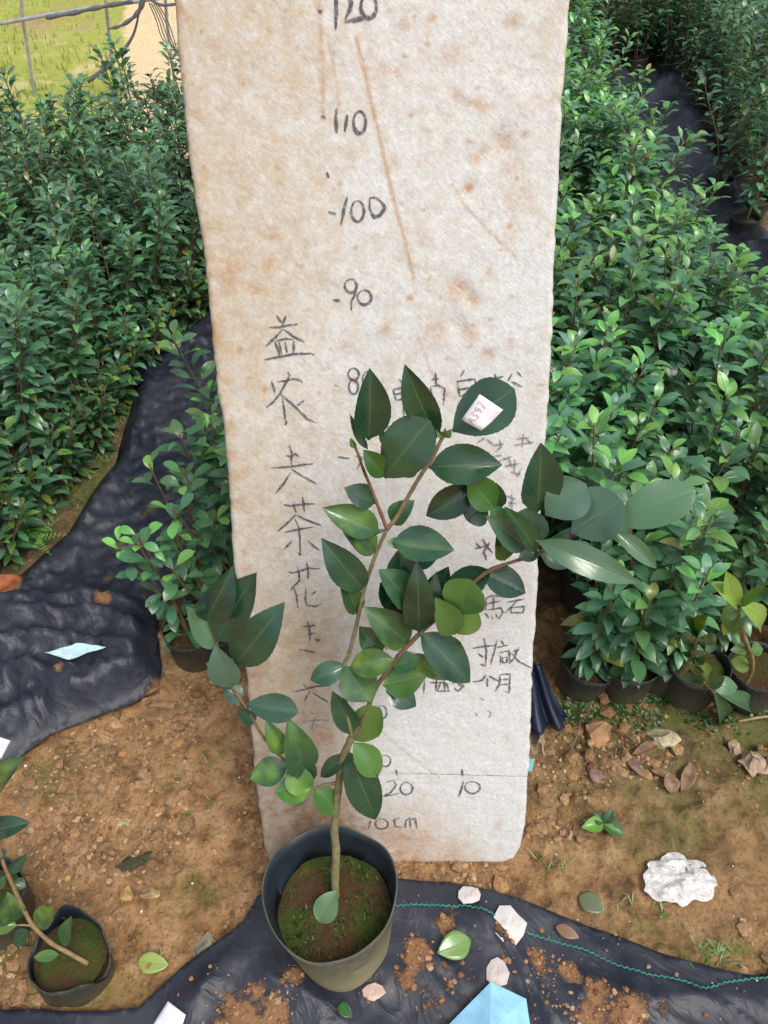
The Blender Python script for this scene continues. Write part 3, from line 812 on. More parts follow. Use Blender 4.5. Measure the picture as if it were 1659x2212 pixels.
front_sheet = sheet('ground_cover_sheet', [(560, 1948), (600, 1915), (760, 1900), (870, 1903), (940, 1908), (972, 1913), (1060, 1930), (1117, 1949), (1204, 1986), (1320, 2023), (1427, 2062), (1552, 2096), (1618, 2112), (1670, 2106), (1800, 2080),
      (1800, 2420), (-160, 2420), (-160, 2215), (17, 2192), (150, 2196), (301, 2188), (342, 2152), (410, 2094), (470, 2050), (530, 2005)],
      lambda x, y: rB(x, y) + wr(x, y, 81, -.6) * .007 + (fbm(x * 26, y * 26, 85, 3) - .45) * .008, lambda x, y: (dB(x, y), 0 * x), .008)
tag(front_sheet, 'black woven sheet with a green stitched line under the pot in the foreground', 'ground cover sheet')
# green stitching line, part of the front sheet
def sheet_z(x, y):
    x = np.array([x]); y = np.array([y])
    return float((gz_low(x, y) * np.exp(-((x / 1.6) ** 4 + ((y - .8) / 1.6) ** 4)) + .016 + rB(x, y) + wr(x, y, 81, -.6) * .007 + (fbm(x * 26, y * 26, 85, 3) - .45) * .008)[0])
M['stitch'] = simple('green_thread', (.03, .2, .15), .6, 120, .4, .4)
ln = smooth_path([G(*p) for p in [(700, 1985), (840, 1968), (900, 1964), (972, 1968), (1009, 1968), (1071, 1991), (1133, 2020), (1204, 2040), (1262, 2057), (1328, 2090), (1386, 2109), (1469, 2125), (1514, 2140), (1572, 2127), (1659, 2117), (1760, 2100)]], 40)
mb = MB(); pts = []
acc = 0
for i in range(len(ln) - 1):
    d = (ln[i + 1] - ln[i]); acc += d.length
    s = Vector((-d.y, d.x, 0)).normalized()
    ph = (acc / .0042) % 2
    off = (1 - abs(ph - 1) * 2) * .0017
    p = ln[i] + s * off
    pts.append(Vector((p.x, p.y, sheet_z(p.x, p.y) + .0016)))
tube(mb, pts, .0011, 5)
pts = [Vector((p.x, p.y, sheet_z(p.x, p.y) + .0012)) for p in ln[::3]]
tube(mb, pts, .0008, 5)
mb.build('stitched_line', M['stitch'], front_sheet)

# far sheet along the path on the right and the flap right of the board
rC = ridges([([(1440, 215), (1470, 290), (1520, 370), (1545, 440)], .05, .05), ([(1400, 230), (1480, 205), (1500, 195)], .05, .04)])
def sheet_pts(pts, name, zf, dirt, lab, step):
    o = sheet(name, pts, zf, dirt, step); tag(o, lab, 'ground cover sheet'); return o
def toimg(p): return proj(p)
path_out = [toimg((x, y, 0)) for x, y in [(.98, 1.2), (1.5, 1.2), (1.42, 2.0), (1.42, 2.6), (1.48, 3.3), (1.58, 4.1), (1.6, 4.6), (1.25, 4.75), (1.0, 4.2), (.95, 3.0), (.96, 2.0)]]
sheet_pts(path_out, 'ground_cover_sheet', lambda x, y: rC(x, y) + wr(x, y, 91, 1.2, 4) * .05 + fbm(x * 8, y * 8, 95, 3) * .02, lambda x, y: (.35 * vn(x * 6, y * 6, 5), 0 * x + .6), 'rumpled black sheet along the narrow path between the two right beds', .03)

flap = MB()
fo = [(1120, 1430, .10), (1165, 1425, .11), (1182, 1470, .085), (1205, 1510, .05), (1233, 1555, .02), (1220, 1568, .018), (1180, 1578, .016), (1100, 1575, .016)]
A, B_ = [(1110, 1428, .11), (1145, 1428, .115), (1168, 1436, .11)], [(1110, 1575, .02), (1185, 1578, .022), (1234, 1556, .024)]
vs = []
for i in range(13):
    t = i / 12
    for j in range(17):
        u = j / 16
        a = G(*[np.interp(u, [0, .5, 1], [A[k][c] for k in range(3)]) for c in range(3)])
        b = G(*[np.interp(u, [0, .5, 1], [B_[k][c] for k in range(3)]) for c in range(3)])
        p = a.lerp(b, t) + Vector((0, -.012, .006)) * math.sin(u * 17 + t * 2) * (.4 + t) + Vector((0, 0, -.015 * math.sin(math.pi * t)))
        vs.append(p)
flap.add(vs, [(i * 17 + j, i * 17 + j + 1, (i + 1) * 17 + j + 1, (i + 1) * 17 + j) for i in range(12) for j in range(16)], (0.05, 0, 0))
M['tarp'] = simple('navy_tarp', (.010, .016, .045), .5, 30, .4, .4, .006)
fl = flap.build('tarp_flap', M['tarp'])
md = fl.modifiers.new('thickness', 'SOLIDIFY'); md.thickness = .0015
tag(fl, 'folded dark navy plastic sheet hanging to the ground just right of the board', 'plastic sheet')

# ------------------------------------------------------------------ pots and bed plants
def pot_mesh(mb, r0, r1, h, lean=(0, 0), seg=40, wob=.03, rag=.004, wall=.0022, inmat=1, depth=.55, seed=0):
    rr = random.Random(seed)
    ph = [rr.uniform(0, 6) for _ in range(6)]
    def P(a, t, dr=0):
        w = 1 + wob * (math.sin(2 * a + ph[0]) * .6 * t + math.sin(3 * a + ph[1]) * .5 + math.sin(5 * a + ph[2] + 3 * t) * .3)
        r = (r0 + (r1 - r0) * t) * w + dr
        z = h * t + (rag * (math.sin(2 * a + ph[3]) + .6 * math.sin(5 * a + ph[4]) + .4 * math.sin(9 * a + ph[5])) if t > .99 else 0)
        return (lean[0] * t + r * math.cos(a), lean[1] * t + r * math.sin(a), z)
    rows = [(t, 0) for t in (0, .04, .15, .3, .45, .6, .75, .88, 1.0)]
    inner = [(t, -wall) for t in (1.0, .88, .75, .6, depth, depth - .1)]
    vs, fs, ms_ = [], [], []
    for t, d in rows + inner:
        vs += [P(2 * math.pi * k / seg, t, d) for k in range(seg)]
    nrow = len(rows) + len(inner)
    for i in range(nrow - 1):
        for k in range(seg):
            fs.append((i * seg + k, i * seg + (k + 1) % seg, (i + 1) * seg + (k + 1) % seg, (i + 1) * seg + k))
            ms_.append(inmat if i >= len(rows) else 0)
    fs.append(tuple(range(seg))[::-1]); ms_.append(0)
    o = len(mb.v)
    mb.add(vs, fs)
    mb.m[-len(fs):] = ms_

def soil_disc(mb, r, z, c=(0, 0), bump=.006, n=9, seg=28, seed=1):
    vs, fs = [(c[0], c[1], z + bump * .5)], []
    for i in range(1, n + 1):
        for k in range(seg):
            a = 2 * math.pi * k / seg; q = r * i / n
            x, y = q * math.cos(a), q * math.sin(a)
            vs.append((c[0] + x, c[1] + y, z + bump * 2 * (float(fbm(x * 60, y * 60, 100 + seed, 3)) - .45) + bump * 1.2 * (1 - (i / n) ** 2)))
    for k in range(seg): fs.append((0, 1 + k, 1 + (k + 1) % seg))
    for i in range(n - 1):
        for k in range(seg):
            a, b = 1 + i * seg + k, 1 + i * seg + (k + 1) % seg
            fs.append((a, a + seg, b + seg, b))
    mb.add(vs, fs)

DARK = [(.026, .062, .033), (.034, .076, .036), (.021, .052, .03), (.042, .092, .036), (.034, .07, .044)]
MID = [(.03, .085, .038), (.04, .105, .045), (.025, .07, .038), (.055, .13, .045), (.037, .09, .055)]
PALE = [(.10, .25, .05), (.13, .30, .06), (.09, .22, .07)]
YEL = [(.28, .32, .05), (.36, .34, .08)]
def bush(seed, h, nst, nleaf, cols, tipcols, tipamt, L=(.05, .075), ratio=.45, prof=PW, spread=.10, yel=.012, up=.3, low=.08, gain=2.2):
    rr = random.Random(seed)
    st_, fo_ = MB(), MB()
    for s in range(nst):
        a0 = rr.uniform(0, 6.28)
        hh = h * rr.uniform(.78, 1.05) if s else h
        tipx, tipy = spread * rr.uniform(.3, 1) * math.cos(a0), spread * rr.uniform(.3, 1) * math.sin(a0)
        if nst == 1: tipx *= .5; tipy *= .5
        P = smooth_path([Vector((rr.uniform(-.008, .008), rr.uniform(-.008, .008), .07)), Vector((tipx * .3, tipy * .3, .07 + (hh - .07) * .4)), Vector((tipx * .75, tipy * .75, .07 + (hh - .07) * .75)), Vector((tipx, tipy, hh))], 4)
        tube(st_, P, [.0036 - .0022 * i / (len(P) - 1) for i in range(len(P))], 5, (.17, .12, .06))
        nl_ = int(nleaf / nst)
        ga = rr.uniform(0, 6.28)
        for i in range(nl_):
            t = max(0.02, min(1, low + (1 - low) * (i + rr.uniform(0, .6)) / nl_))
            fi = t * (len(P) - 1); k = min(int(fi), len(P) - 2)
            B = P[k].lerp(P[k + 1], fi - k)
            ga += 2.4 + rr.uniform(-.5, .5)
            el = (up + .5 * t * t) * rr.uniform(.3, 1.2) - (.25 if t < .5 else 0)
            d = Vector((math.cos(ga) * math.cos(el), math.sin(ga) * math.cos(el), math.sin(el)))
            ln_ = rr.uniform(*L) * (1.0 if t < .9 else .8)
            pet = d * .012
            if rr.random() < .35: tube(st_, [B, B + pet], .0012, 4, (.12, .15, .05), cap=False)
            c = rr.choice(cols)
            f_ = rr.uniform(.7, 1.4) * gain
            if t > .82 and rr.random() < tipamt: c = rr.choice(tipcols); f_ = rr.uniform(.8, 1.25) * min(gain, 1.5)
            if rr.random() < yel: c = rr.choice(YEL); f_ = rr.uniform(.6, 1.0)
            c = tuple(v * f_ for v in c)
            nrm = Vector((-d.x * d.z, -d.y * d.z, math.cos(el) + .15)) + Vector((rr.uniform(-.35, .35), rr.uniform(-.35, .35), 0))
            leaf(fo_, B + pet, B + pet + d * ln_, ln_ * ratio * rr.uniform(.85, 1.15), nrm, rr.uniform(.02, .12), rr.uniform(.1, .4), c, 6, 1, prof, rr.uniform(0, .35))
    return st_, fo_
KINDS = {}
def make_kind(key, n, **kw):
    lst = []
    for i in range(n):
        k2 = dict(kw); hr = k2.pop('h')
        st_, fo_ = bush(hash(key) % 1 + 100 * len(KINDS) + i, random.uniform(*hr), **k2)
        pm, sm = MB(), MB()
        pot_mesh(pm, .045, .056, .10, seg=20, seed=i, inmat=0, depth=.7)
        soil_disc(sm, .05, .078, n=3, seg=12, seed=i)
        lst.append(tuple(mb_ for mb_ in (st_, fo_, pm, sm)))
    KINDS[key] = [[None] * 4 + list(l) for l in lst]
make_kind('dark', 7, h=(.40, .52), nst=4, nleaf=200, cols=DARK, tipcols=MID + PALE[:1], tipamt=.4, L=(.031, .049), ratio=.46, spread=.13, gain=3.3)
make_kind('mid', 7, h=(.38, .48), nst=4, nleaf=140, cols=MID, tipcols=PALE, tipamt=.4, L=(.038, .057), ratio=.46, spread=.12, gain=2.35)
make_kind('far', 5, h=(.44, .56), nst=4, nleaf=130, cols=DARK + MID[:2], tipcols=MID, tipamt=.4, L=(.04, .058), ratio=.44, low=.14, spread=.17, gain=2.8)
make_kind('round', 4, h=(.33, .40), nst=3, nleaf=60, cols=[(.045, .12, .04), (.05, .13, .05), (.035, .1, .045)], tipcols=PALE, tipamt=.8, L=(.036, .05), ratio=.5, prof=PO, spread=.10, gain=1.6, yel=0, low=-.12)
PM = [M['stem'], M['bedleaf'], M['smallpot'], M['potsoil']]
PN = ['stem', 'foliage', 'pot', 'soil']
def place_plant(key, i, x, y, rz, s, label, group, name='potted_camellia_seedling'):
    rec = KINDS[key][i % len(KINDS[key])]
    r = empty(name, (x, y, gzf(x, y) - .004))
    r.rotation_euler = (random.uniform(-.06, .06), random.uniform(-.06, .06), rz)
    r.scale = (s, s, s)
    tag(r, label, 'potted plant', group)
    for q in range(4):
        if rec[q] is None:
            rec[q] = rec[q + 4].build(PN[q], PM[q], r)
        else:
            c = rec[q].copy(); COL.objects.link(c); c.parent = r
            c.matrix_parent_inverse = Matrix.Identity(4)
    return r
def visible(x, y, z=.33):
    p = proj((x, y, z)); q = proj((x, y, .05))
    if p is None: return False
    r = .2 * F / (Vector((x, y, z)) - EYE).dot(FWD)
    if p[0] < -r or p[0] > 1659 + r or p[1] < -r * 1.3 or min(p[1], 9999) > 2300: return False
    l, rr_ = np.interp(p[1], [q_[1] for q_ in Ledge], [q_[0] for q_ in Ledge]), np.interp(p[1], [q_[1] for q_ in Redge], [q_[0] for q_ in Redge])
    if p[1] < 1850 and p[0] - r > l and p[0] + r < rr_: return False
    return True
cnt = 0
def bed_fill(key, xr, yr, sp, label, group, cond=lambda x, y: True, smin=.9, smax=1.12):
    global cnt
    y = yr[0]; row = 0
    while y < yr[1]:
        x = xr[0] + (sp / 2 if row % 2 else 0)
        while x < xr[1]:
            px, py = x + random.uniform(-.025, .025), y + random.uniform(-.025, .025)
            if cond(px, py) and visible(px, py):
                lb = label(px, py) if callable(label) else label
                place_plant(key, random.randrange(99), px, py, random.uniform(0, 6.3), random.uniform(smin, smax), lb, group)
                cnt += 1
            x += sp
        y += sp * .9; row += 1
# left bed
bed_fill('dark', (-2.0, -.5), (1.2, 3.6), .137, lambda x, y: 'dark green potted camellia packed into the far end of the left bed' if y > 2.2 else 'dark green potted camellia packed into the near part of the left bed', 'camellias in the left bed',
         lambda x, y: x < np.interp(y, [1.1, 1.5, 1.95, 2.3, 2.8, 3.4], [-1.0, -.94, -.88, -.74, -.65, -.55]) and y < np.interp(x, [-1.6, -1.0, -.7, -.5], [2.75, 2.95, 3.35, 3.7]))
ey = 1.14
while ey < 3.75:
    ex = float(np.interp(ey, [1.1, 1.5, 1.95, 2.3, 2.8, 3.4, 3.8], [-.92, -.82, -.76, -.61, -.53, -.45, -.42])) + random.uniform(-.02, .02)
    if visible(ex, ey):
        place_plant('dark', random.randrange(99), ex, ey, random.uniform(0, 6.3), random.uniform(.86, 1.05), 'dark green potted camellia in the outer row of the left bed along the black sheet', 'camellias in the outer row of the left bed'); cnt += 1
    ey += .115
WEEDS = []
for i in range(4):
    a_, b_ = bush(900 + i, .30, 5, 110, DARK + MID + [(.09, .16, .03)], MID + [(.12, .2, .04)], .5, (.03, .048), .45, PW, .12, .05, .25, .0)
    a_.v = [(x, y, z - .075) for x, y, z in a_.v]; b_.v = [(x, y, max(.002, z - .08)) for x, y, z in b_.v]
    WEEDS.append([None, None, a_, b_])
for i, ey in enumerate(np.arange(1.16, 2.35, .075)):
    ex = float(np.interp(ey, [1.1, 1.5, 1.95, 2.3, 2.8], [-.84, -.755, -.69, -.56, -.5])) + random.uniform(-.03, .02)
    r = empty('low_shrub', (ex, ey, gzf(ex, ey))); r.rotation_euler.z = random.uniform(0, 6.3)
    r.scale = (random.uniform(.8, 1.2),) * 3
    tag(r, 'low bushy green shrub at the foot of the left bed beside the black sheet', 'shrub', 'low shrubs along the left bed')
    w_ = WEEDS[i % 4]
    for q in range(2):
        if w_[q] is None: w_[q] = w_[q + 2].build(('stem', 'foliage')[q], (M['stem'], M['bedleaf'])[q], r)
        else:
            c = w_[q].copy(); COL.objects.link(c); c.parent = r
# middle bed, seen right of the board
bed_fill('mid', (-.38, 1.0), (1.03, 5.2), .134, lambda x, y: 'glossy green potted camellia in the near rows right of the board' if y < 1.6 else ('glossy green potted camellia halfway up the bed right of the board' if y < 2.8 else 'small looking green potted camellia far back beside the top of the board'), 'camellias in the middle bed',
         lambda x, y: x > .18 and x < np.interp(y, [.9, 1.5, 2, 2.7, 4.5], [1.05, .98, .90, .92, 1.0]))
for i in range(26):
    bx, by = -.30 + .19 * (i % 4) + random.uniform(-.03, .03), 1.08 + .2 * (i // 4) + random.uniform(-.03, .03)
    place_plant('mid', i, bx, by, random.uniform(0, 6.3), random.uniform(.9, 1.05), 'glossy green potted camellia standing behind the foam board', 'camellias behind the board')
# right bed beyond the path
bed_fill('far', (1.24, 2.9), (1.9, 5.6), .182, lambda x, y: 'dark leafy potted camellia in the far right bed beyond the path' if y < 3.6 else 'dark leafy potted camellia at the back of the far right bed', 'camellias in the far right bed', lambda x, y: x > np.interp(y, [2, 2.7, 3.3, 4.2], [1.28, 1.28, 1.36, 1.50]))
bed_fill('far', (.9, 1.7), (4.7, 5.7), .165, 'dark leafy potted camellia closing the end of the narrow path', 'camellias at the end of the path')
# pale-tipped plants at the left end of the middle bed
for k, (px, py, s, lb) in enumerate([(425, 1418, .92, 'pale tipped round leaved camellia nearest the crumpled sheet left of the board'), (478, 1400, .9, 'pale tipped round leaved camellia half hidden by the left branch of the tall plant'), (462, 1310, .95, 'pale tipped round leaved camellia whose light top shows against the black sheet'), (525, 1310, .95, 'round leaved camellia tucked against the left edge of the board'),
                                     (505, 1215, .95, 'round leaved camellia rising behind the others by the left edge of the board'), (545, 1130, .95, 'rearmost round leaved camellia by the left edge of the board')]):
    p = G(px, py)
    place_plant('round', k, p.x, p.y, k * 1.3, s, lb, 'round leaved camellias left of the board', 'potted_camellia_seedling')
# front row on the right with its pots in view
for k, (px, py, s, lb) in enumerate([(1250, 1478, .95, 'front row camellia in a grey black pot nearest the board on the right'), (1346, 1482, 1.0, 'front row camellia in an olive grey pot in the middle of the right front row'), (1425, 1466, .95, 'front row camellia in a dark pot beside the orange soil lump'), (1505, 1432, .85, 'front row camellia set back between the dark pot and the bright seedling'), (1735, 1440, .95, 'front row camellia cut off by the right edge of the photo')]):
    p = G(px, py)
    place_plant('mid', k + 2, p.x, p.y, k * 1.9 + .4, s, lb, 'front row camellias right of the board')

# ------------------------------------------------------------------ explicit plants (traced leaf by leaf)
def make_stem(mb, pts, r0, r1, plane, col0, col1=None, seg=8):
    P = smooth_path([plane(*p) for p in pts], 4)
    n = len(P)
    rad = [(r0 + (r1 - r0) * i / (n - 1)) * (1 + .06 * math.sin(i * 1.7)) for i in range(n)]
    o = len(mb.v)
    tube(mb, P, rad, seg, col0)
    if col1:
        for i in range(n):
            t = i / (n - 1)
            for k in range(seg):
                mb.c[o + i * seg + k] = tuple(a + (b - a) * t for a, b in zip(col0, col1))
GR = {'d': (.015, .066, .036), 'dd': (.009, .036, .018), 'm': (.034, .105, .036), 'b': (.036, .10, .058), 'l': (.085, .185, .04), 'y': (.15, .26, .05), 'p': (.085, .18, .09), 'g': (.07, .145, .095), 't': (.035, .11, .012)}
G2 = {'m': (.15, .25, .04), 'l': (.26, .36, .06), 'd': (.05, .12, .03)}
def put_leaves(mb, lst, plane, tilt=.5):
    for e in lst:
        (bx, by), (tx, ty), w, c = e[:4]
        kw = e[4] if len(e) > 4 else {}
        d0, d1 = kw.get('d', (0, random.uniform(-.006, .012)))
        B, T = plane(bx, by, d0), plane(tx, ty, d1)
        dep = (B.lerp(T, .5) - EYE).dot(FWD)
        wm = w * dep / F
        n = (EYE - B).normalized() + Vector((kw.get('nx', random.uniform(-.35, .35)), 0, kw.get('nz', random.uniform(0, .5))))
        f_ = random.uniform(.75, 1.25)
        col = tuple(v * f_ * (.78 if c in 'dmbt' else .9) for v in GR[c])
        c2 = G2.get(c) if kw.get('mix', random.random() < .3) else None
        leaf(mb, B - (T - B) * .02, T + (T - B) * .03, wm * 1.2, n, kw.get('curl', random.uniform(-.03, .13)), kw.get('fold', random.uniform(.12, .6)), col, 28, 3, kw.get('prof', PW), 0, .09, c2, .009)

potC = G(738, 2078)
base = Vector((-.063, .368, 0))
rimc = G(712, 1922, .155)
hero = empty('potted_camellia', (base.x, base.y, .016))
tag(hero, 'tall young camellia in a black pot standing in front of the foam board', 'potted plant')
inv = Matrix.Translation(-Vector(hero.location))
pm = MB()
pot_mesh(pm, .069, .0945, .142, (rimc.x - base.x, rimc.y - base.y), 64, .034, .005, .002, 1, .62, 4)
pm.build('pot', [M['pot'], M['potin']], hero)
sm = MB()
soil_disc(sm, .0835, .084, ((rimc.x - base.x) * .62, (rimc.y - base.y) * .62), .006, 16, 48, 3)
sl_ = sm.build('soil', M['potsoil'], hero)
mo = MB()
for i in range(900):
    a, q = random.uniform(0, 6.28), .078 * math.sqrt(random.random())
    x, y = (rimc.x - base.x) * .62 + q * math.cos(a), (rimc.y - base.y) * .62 + q * math.sin(a)
    if float(fbm(x * 40, y * 40, 55, 3)) < .46: continue
    z = .086 + .0072 * (1 - (q / .0835) ** 2)
    r = random.uniform(.0025, .006); b = random.uniform(0, 6.28)
    c = random.choice([(.03, .06, .01), (.05, .09, .015), (.08, .12, .02), (.02, .035, .008)])
    mo.add([(x + r * .4 * math.cos(b + 2), y + r * .4 * math.sin(b + 2), z - .002), (x + r * .4 * math.cos(b - 2), y + r * .4 * math.sin(b - 2), z - .002), (x + r * math.cos(b), y + r * math.sin(b), z + random.uniform(.001, .006))], [(0, 1, 2)], c)
mo_ = mo.build('moss', M['blade'], hero, False)
mo_["kind"] = 'stuff'

HP0 = G(725, 1934, .105)
PLN = math.radians(16)
HN = Vector((0, -math.cos(PLN), math.sin(PLN)))
def hp(x, y, d=0.0):
    p = on_plane(x, y, HP0, HN)
    return p + (EYE - p).normalized() * d
BR, BR2, GN = (.16, .095, .05), (.2, .1, .055), (.20, .21, .085)
sm = MB()
make_stem(sm, [(725, 1945), (724, 1900), (726, 1840), (722, 1791), (726, 1750), (731, 1702), (738, 1645), (751, 1612), (760, 1591)], .0062, .0047, hp, (.24, .22, .10), (.14, .13, .06), 12)
stem = sm.build('stem', M['stem'], hero, local=inv)
def branch(pts, r0, r1, c0, c1, leaves, buds=()):
    mb = MB()
    make_stem(mb, pts, r0, r1, hp, c0, c1, 8)
    for (x, y), (tx, ty), w in buds:
        leaf(mb, hp(x, y, .004), hp(tx, ty, .006), w * .0005, (0, -1, .5), .1, .8, (.1, .16, .04), 5, 2)
    b = mb.build('branch', M['stem'], hero, local=inv)
    fm = MB()
    put_leaves(fm, leaves, hp)
    fm.build('foliage', M['leaf'], b, local=inv)
    return b
# leader
branch([(760, 1592), (752, 1553), (746, 1508), (743, 1440), (754, 1413), (770, 1350), (786, 1277), (811, 1200), (836, 1143)], .0031, .0022, (.15, .17, .065), (.19, .15, .07), [
    ((746, 1437), (672, 1468), 42, 'b', dict(curl=.16, mix=False)), ((748, 1441), (802, 1514), 72, 'm', dict(mix=True, d=(.004, .015))), ((770, 1588), (719, 1495), 44, 'd', {}), ((764, 1598), (821, 1532), 60, 'y', dict(prof=PO, d=(0, .012), mix=False)),
    ((764, 1604), (816, 1675), 52, 'l', {}), ((751, 1623), (810, 1767), 64, 'd', dict(mix=False, d=(0, .02), curl=.05)), ((770, 1690), (808, 1760), 34, 'y', dict(d=(.006, .012))), ((751, 1630), (694, 1677), 30, 'd', dict(mix=False)),
    ((826, 1404), (777, 1354), 50, 'm', dict(d=(-.01, -.01))), ((851, 1424), (758, 1442), 52, 'l', dict(mix=True, d=(.006, 0))), ((770, 1325), (733, 1240), 40, 'm', dict(d=(-.008, -.004))), ((785, 1272), (697, 1165), 62, 'd', dict(mix=False, d=(0, .012))), ((836, 1143), (762, 1165), 10, 'm', {}),
    ((809, 1193), (733, 1133), 50, 'm', dict(mix=True)), ((817, 1147), (699, 1098), 58, 'm', dict(mix=True, d=(.004, .014))), ((850, 1168), (978, 1188), 66, 'd', dict(mix=True, fold=.45, d=(.004, .016))),
    ((848, 1132), (894, 1082), 42, 'm', dict(d=(-.012, -.015))), ((836, 1170), (888, 1178), 22, 'l', {}), ((862, 1245), (868, 1180), 52, 'd', dict(d=(-.008, -.01), mix=False)), ((882, 1215), (946, 1202), 40, 'd', dict(d=(-.012, -.012), mix=False)),
    ((893, 1306), (819, 1232), 66, 'm', dict(mix=False, d=(0, .01))), ((860, 1310), (822, 1260), 50, 'd', dict(d=(-.01, -.01)))])
# top left twig
branch([(836, 1143), (824, 1112), (813, 1084), (800, 1050), (786, 1017), (775, 985), (766, 962)], .0022, .0014, (.19, .09, .05), (.17, .10, .05), [
    ((796, 948), (798, 799), 70, 'd', dict(mix=False, d=(.004, .012), nx=.25)), ((794, 970), (757, 896), 17, 'g', dict(fold=.7)), ((832, 1029), (786, 973), 42, 't', dict(mix=False, d=(.004, .01))), ((809, 1087), (745, 1054), 46, 'd', dict(mix=False)), ((836, 962), (822, 930), 20, 'd', dict(d=(-.01, -.012)))],
    [((766, 966), (757, 945), 14), ((768, 966), (760, 955), 10)])
# top right twig
tg = branch([(836, 1143), (854, 1121), (872, 1090), (892, 1055), (912, 1022), (933, 992), (948, 960), (958, 942)], .0026, .002, (.22, .14, .08), (.2, .13, .07), [
    ((942, 943), (876, 791), 62, 'd', dict(mix=False, nx=-.3, d=(.002, .01), fold=.4)), ((832, 1030), (926, 912), 98, 'b', dict(mix=False, prof=PO, d=(.006, .018), fold=.1, nz=.55)), ((929, 1010), (1081, 1004), 74, 'd', dict(mix=False, d=(.004, .012), curl=.08)), ((880, 1032), (905, 990), 24, 'm', dict(d=(-.01, -.012)))],
    [((958, 944), (941, 928), 14), ((960, 944), (976, 926), 16), ((957, 944), (962, 924), 10)])
lm = MB()
put_leaves(lm, [((980, 930), (1108, 843), 100, 'b', dict(mix=False, prof=PO, d=(.004, .012), fold=.06, curl=.03, nx=.1, nz=.5))], hp)
lf = lm.build('tagged_leaf', M['leaf'], tg, local=inv)
lf["label"] = 'broad oval leaf with a white paper tag on it'
# long right branch
branch([(760, 1591), (770, 1578), (792, 1537), (808, 1493), (831, 1458), (862, 1416), (900, 1375), (951, 1328), (992, 1293), (1024, 1257), (1062, 1230), (1110, 1213), (1160, 1198)], .0036, .002, (.13, .10, .05), (.17, .08, .05), [
    ((904, 1362), (900, 1213), 58, 'dd', dict(mix=False, d=(.004, .012))), ((915, 1345), (940, 1240), 42, 'dd', dict(mix=False, d=(0, .004))), ((880, 1389), (787, 1312), 64, 'm', dict(mix=True, d=(0, .014))), ((828, 1480), (918, 1460), 64, 'l', dict(mix=True, d=(.004, .016))), ((834, 1482), (897, 1525), 46, 'd', dict(mix=False)),
    ((888, 1413), (967, 1468), 36, 'l', dict(mix=True)), ((908, 1368), (1012, 1472), 70, 'd', dict(mix=False, d=(.004, .014), fold=.4)), ((940, 1372), (1014, 1470), 44, 'l', dict(d=(0, .008))), ((905, 1345), (882, 1345), 20, 'd', {}),
    ((1060, 1232), (955, 1290), 56, 'd', dict(mix=False, d=(-.004, -.006))), ((1043, 1236), (1133, 1280), 58, 'd', dict(mix=False, d=(-.004, 0))), ((997, 1325), (1014, 1253), 82, 'l', dict(mix=False, prof=PO, d=(.012, .03), fold=.15)), ((983, 1369), (941, 1292), 54, 'l', dict(mix=False, d=(.006, .02))), ((988, 1368), (1028, 1316), 52, 'y', dict(mix=False, prof=PO, d=(.002, .01))),
    ((935, 1340), (1002, 1330), 30, 'd', dict(d=(-.006, -.006))),
    ((902, 1300), (852, 1206), 64, 'd', dict(mix=False, d=(-.014, -.01))), ((868, 1338), (838, 1262), 50, 'd', dict(mix=True, d=(-.012, -.01))), ((925, 1318), (968, 1226), 50, 'dd', dict(mix=False, d=(-.012, -.012))), ((962, 1318), (944, 1236), 46, 'd', dict(mix=False, d=(-.006, -.004))),
    ((890, 1352), (838, 1330), 34, 'm', dict(d=(-.012, -.012))), ((950, 1372), (985, 1420), 50, 'm', dict(mix=True, d=(-.004, 0))), ((1166, 1190), (1232, 1222), 40, 'g', dict(mix=False, d=(.004, .012), curl=.12)), ((1140, 1190), (1110, 1130), 50, 'b', dict(mix=False, d=(-.004, -.002))), ((850, 1440), (905, 1418), 40, 'm', dict(mix=True, d=(.004, .01))),
    ((1024, 1052), (923, 1113), 58, 'dd', dict(mix=False, d=(.004, .004))), ((1068, 1098), (1012, 1030), 60, 't', dict(mix=False, d=(.012, .02))), ((1052, 1086), (1008, 1122), 56, 'dd', dict(mix=False, prof=PO)), ((1076, 1100), (1072, 1044), 30, 'dd', dict(mix=False)),
    ((1160, 1104), (1168, 960), 80, 'd', dict(mix=False, d=(.004, .012), nx=.3)), ((1180, 1112), (1262, 1046), 84, 'g', dict(mix=False, prof=PO, d=(.012, .012))), ((1236, 1150), (1342, 1084), 104, 'g', dict(mix=False, prof=PO, d=(.02, .03), fold=.15, nz=.6)), ((1328, 1132), (1497, 1062), 84, 'p', dict(mix=False, prof=PO, d=(.03, .04), fold=.08, nz=.6)),
    ((1160, 1168), (1372, 1257), 54, 'p', dict(mix=False, curl=.15, d=(.02, .05), fold=.3)), ((1325, 1144), (1416, 1226), 32, 'p', dict(mix=False, curl=.12, d=(.03, .045))), ((1325, 1146), (1287, 1140), 24, 'm', dict(d=(.03, .03))),
    ((1160, 1192), (1090, 1096), 36, 'm', dict(mix=False, fold=.6, d=(.012, .03))), ((1152, 1176), (1138, 1099), 74, 'g', dict(mix=False, prof=PO, d=(.006, .01))), ((1136, 1184), (1052, 1116), 52, 'g', dict(mix=False, fold=.5, d=(.004, .02))), ((1090, 1210), (1078, 1142), 46, 't', dict(mix=False, d=(.008, .012))), ((1164, 1192), (1120, 1206), 28, 'b', {}),
    ((1092, 1150), (1060, 1092), 44, 'm', dict(d=(.004, .006))), ((1165, 1190), (1258, 1130), 16, 'm', {})],
    [((1328, 1136), (1316, 1122), 14), ((1160, 1198), (1176, 1190), 10)])
tb = MB()
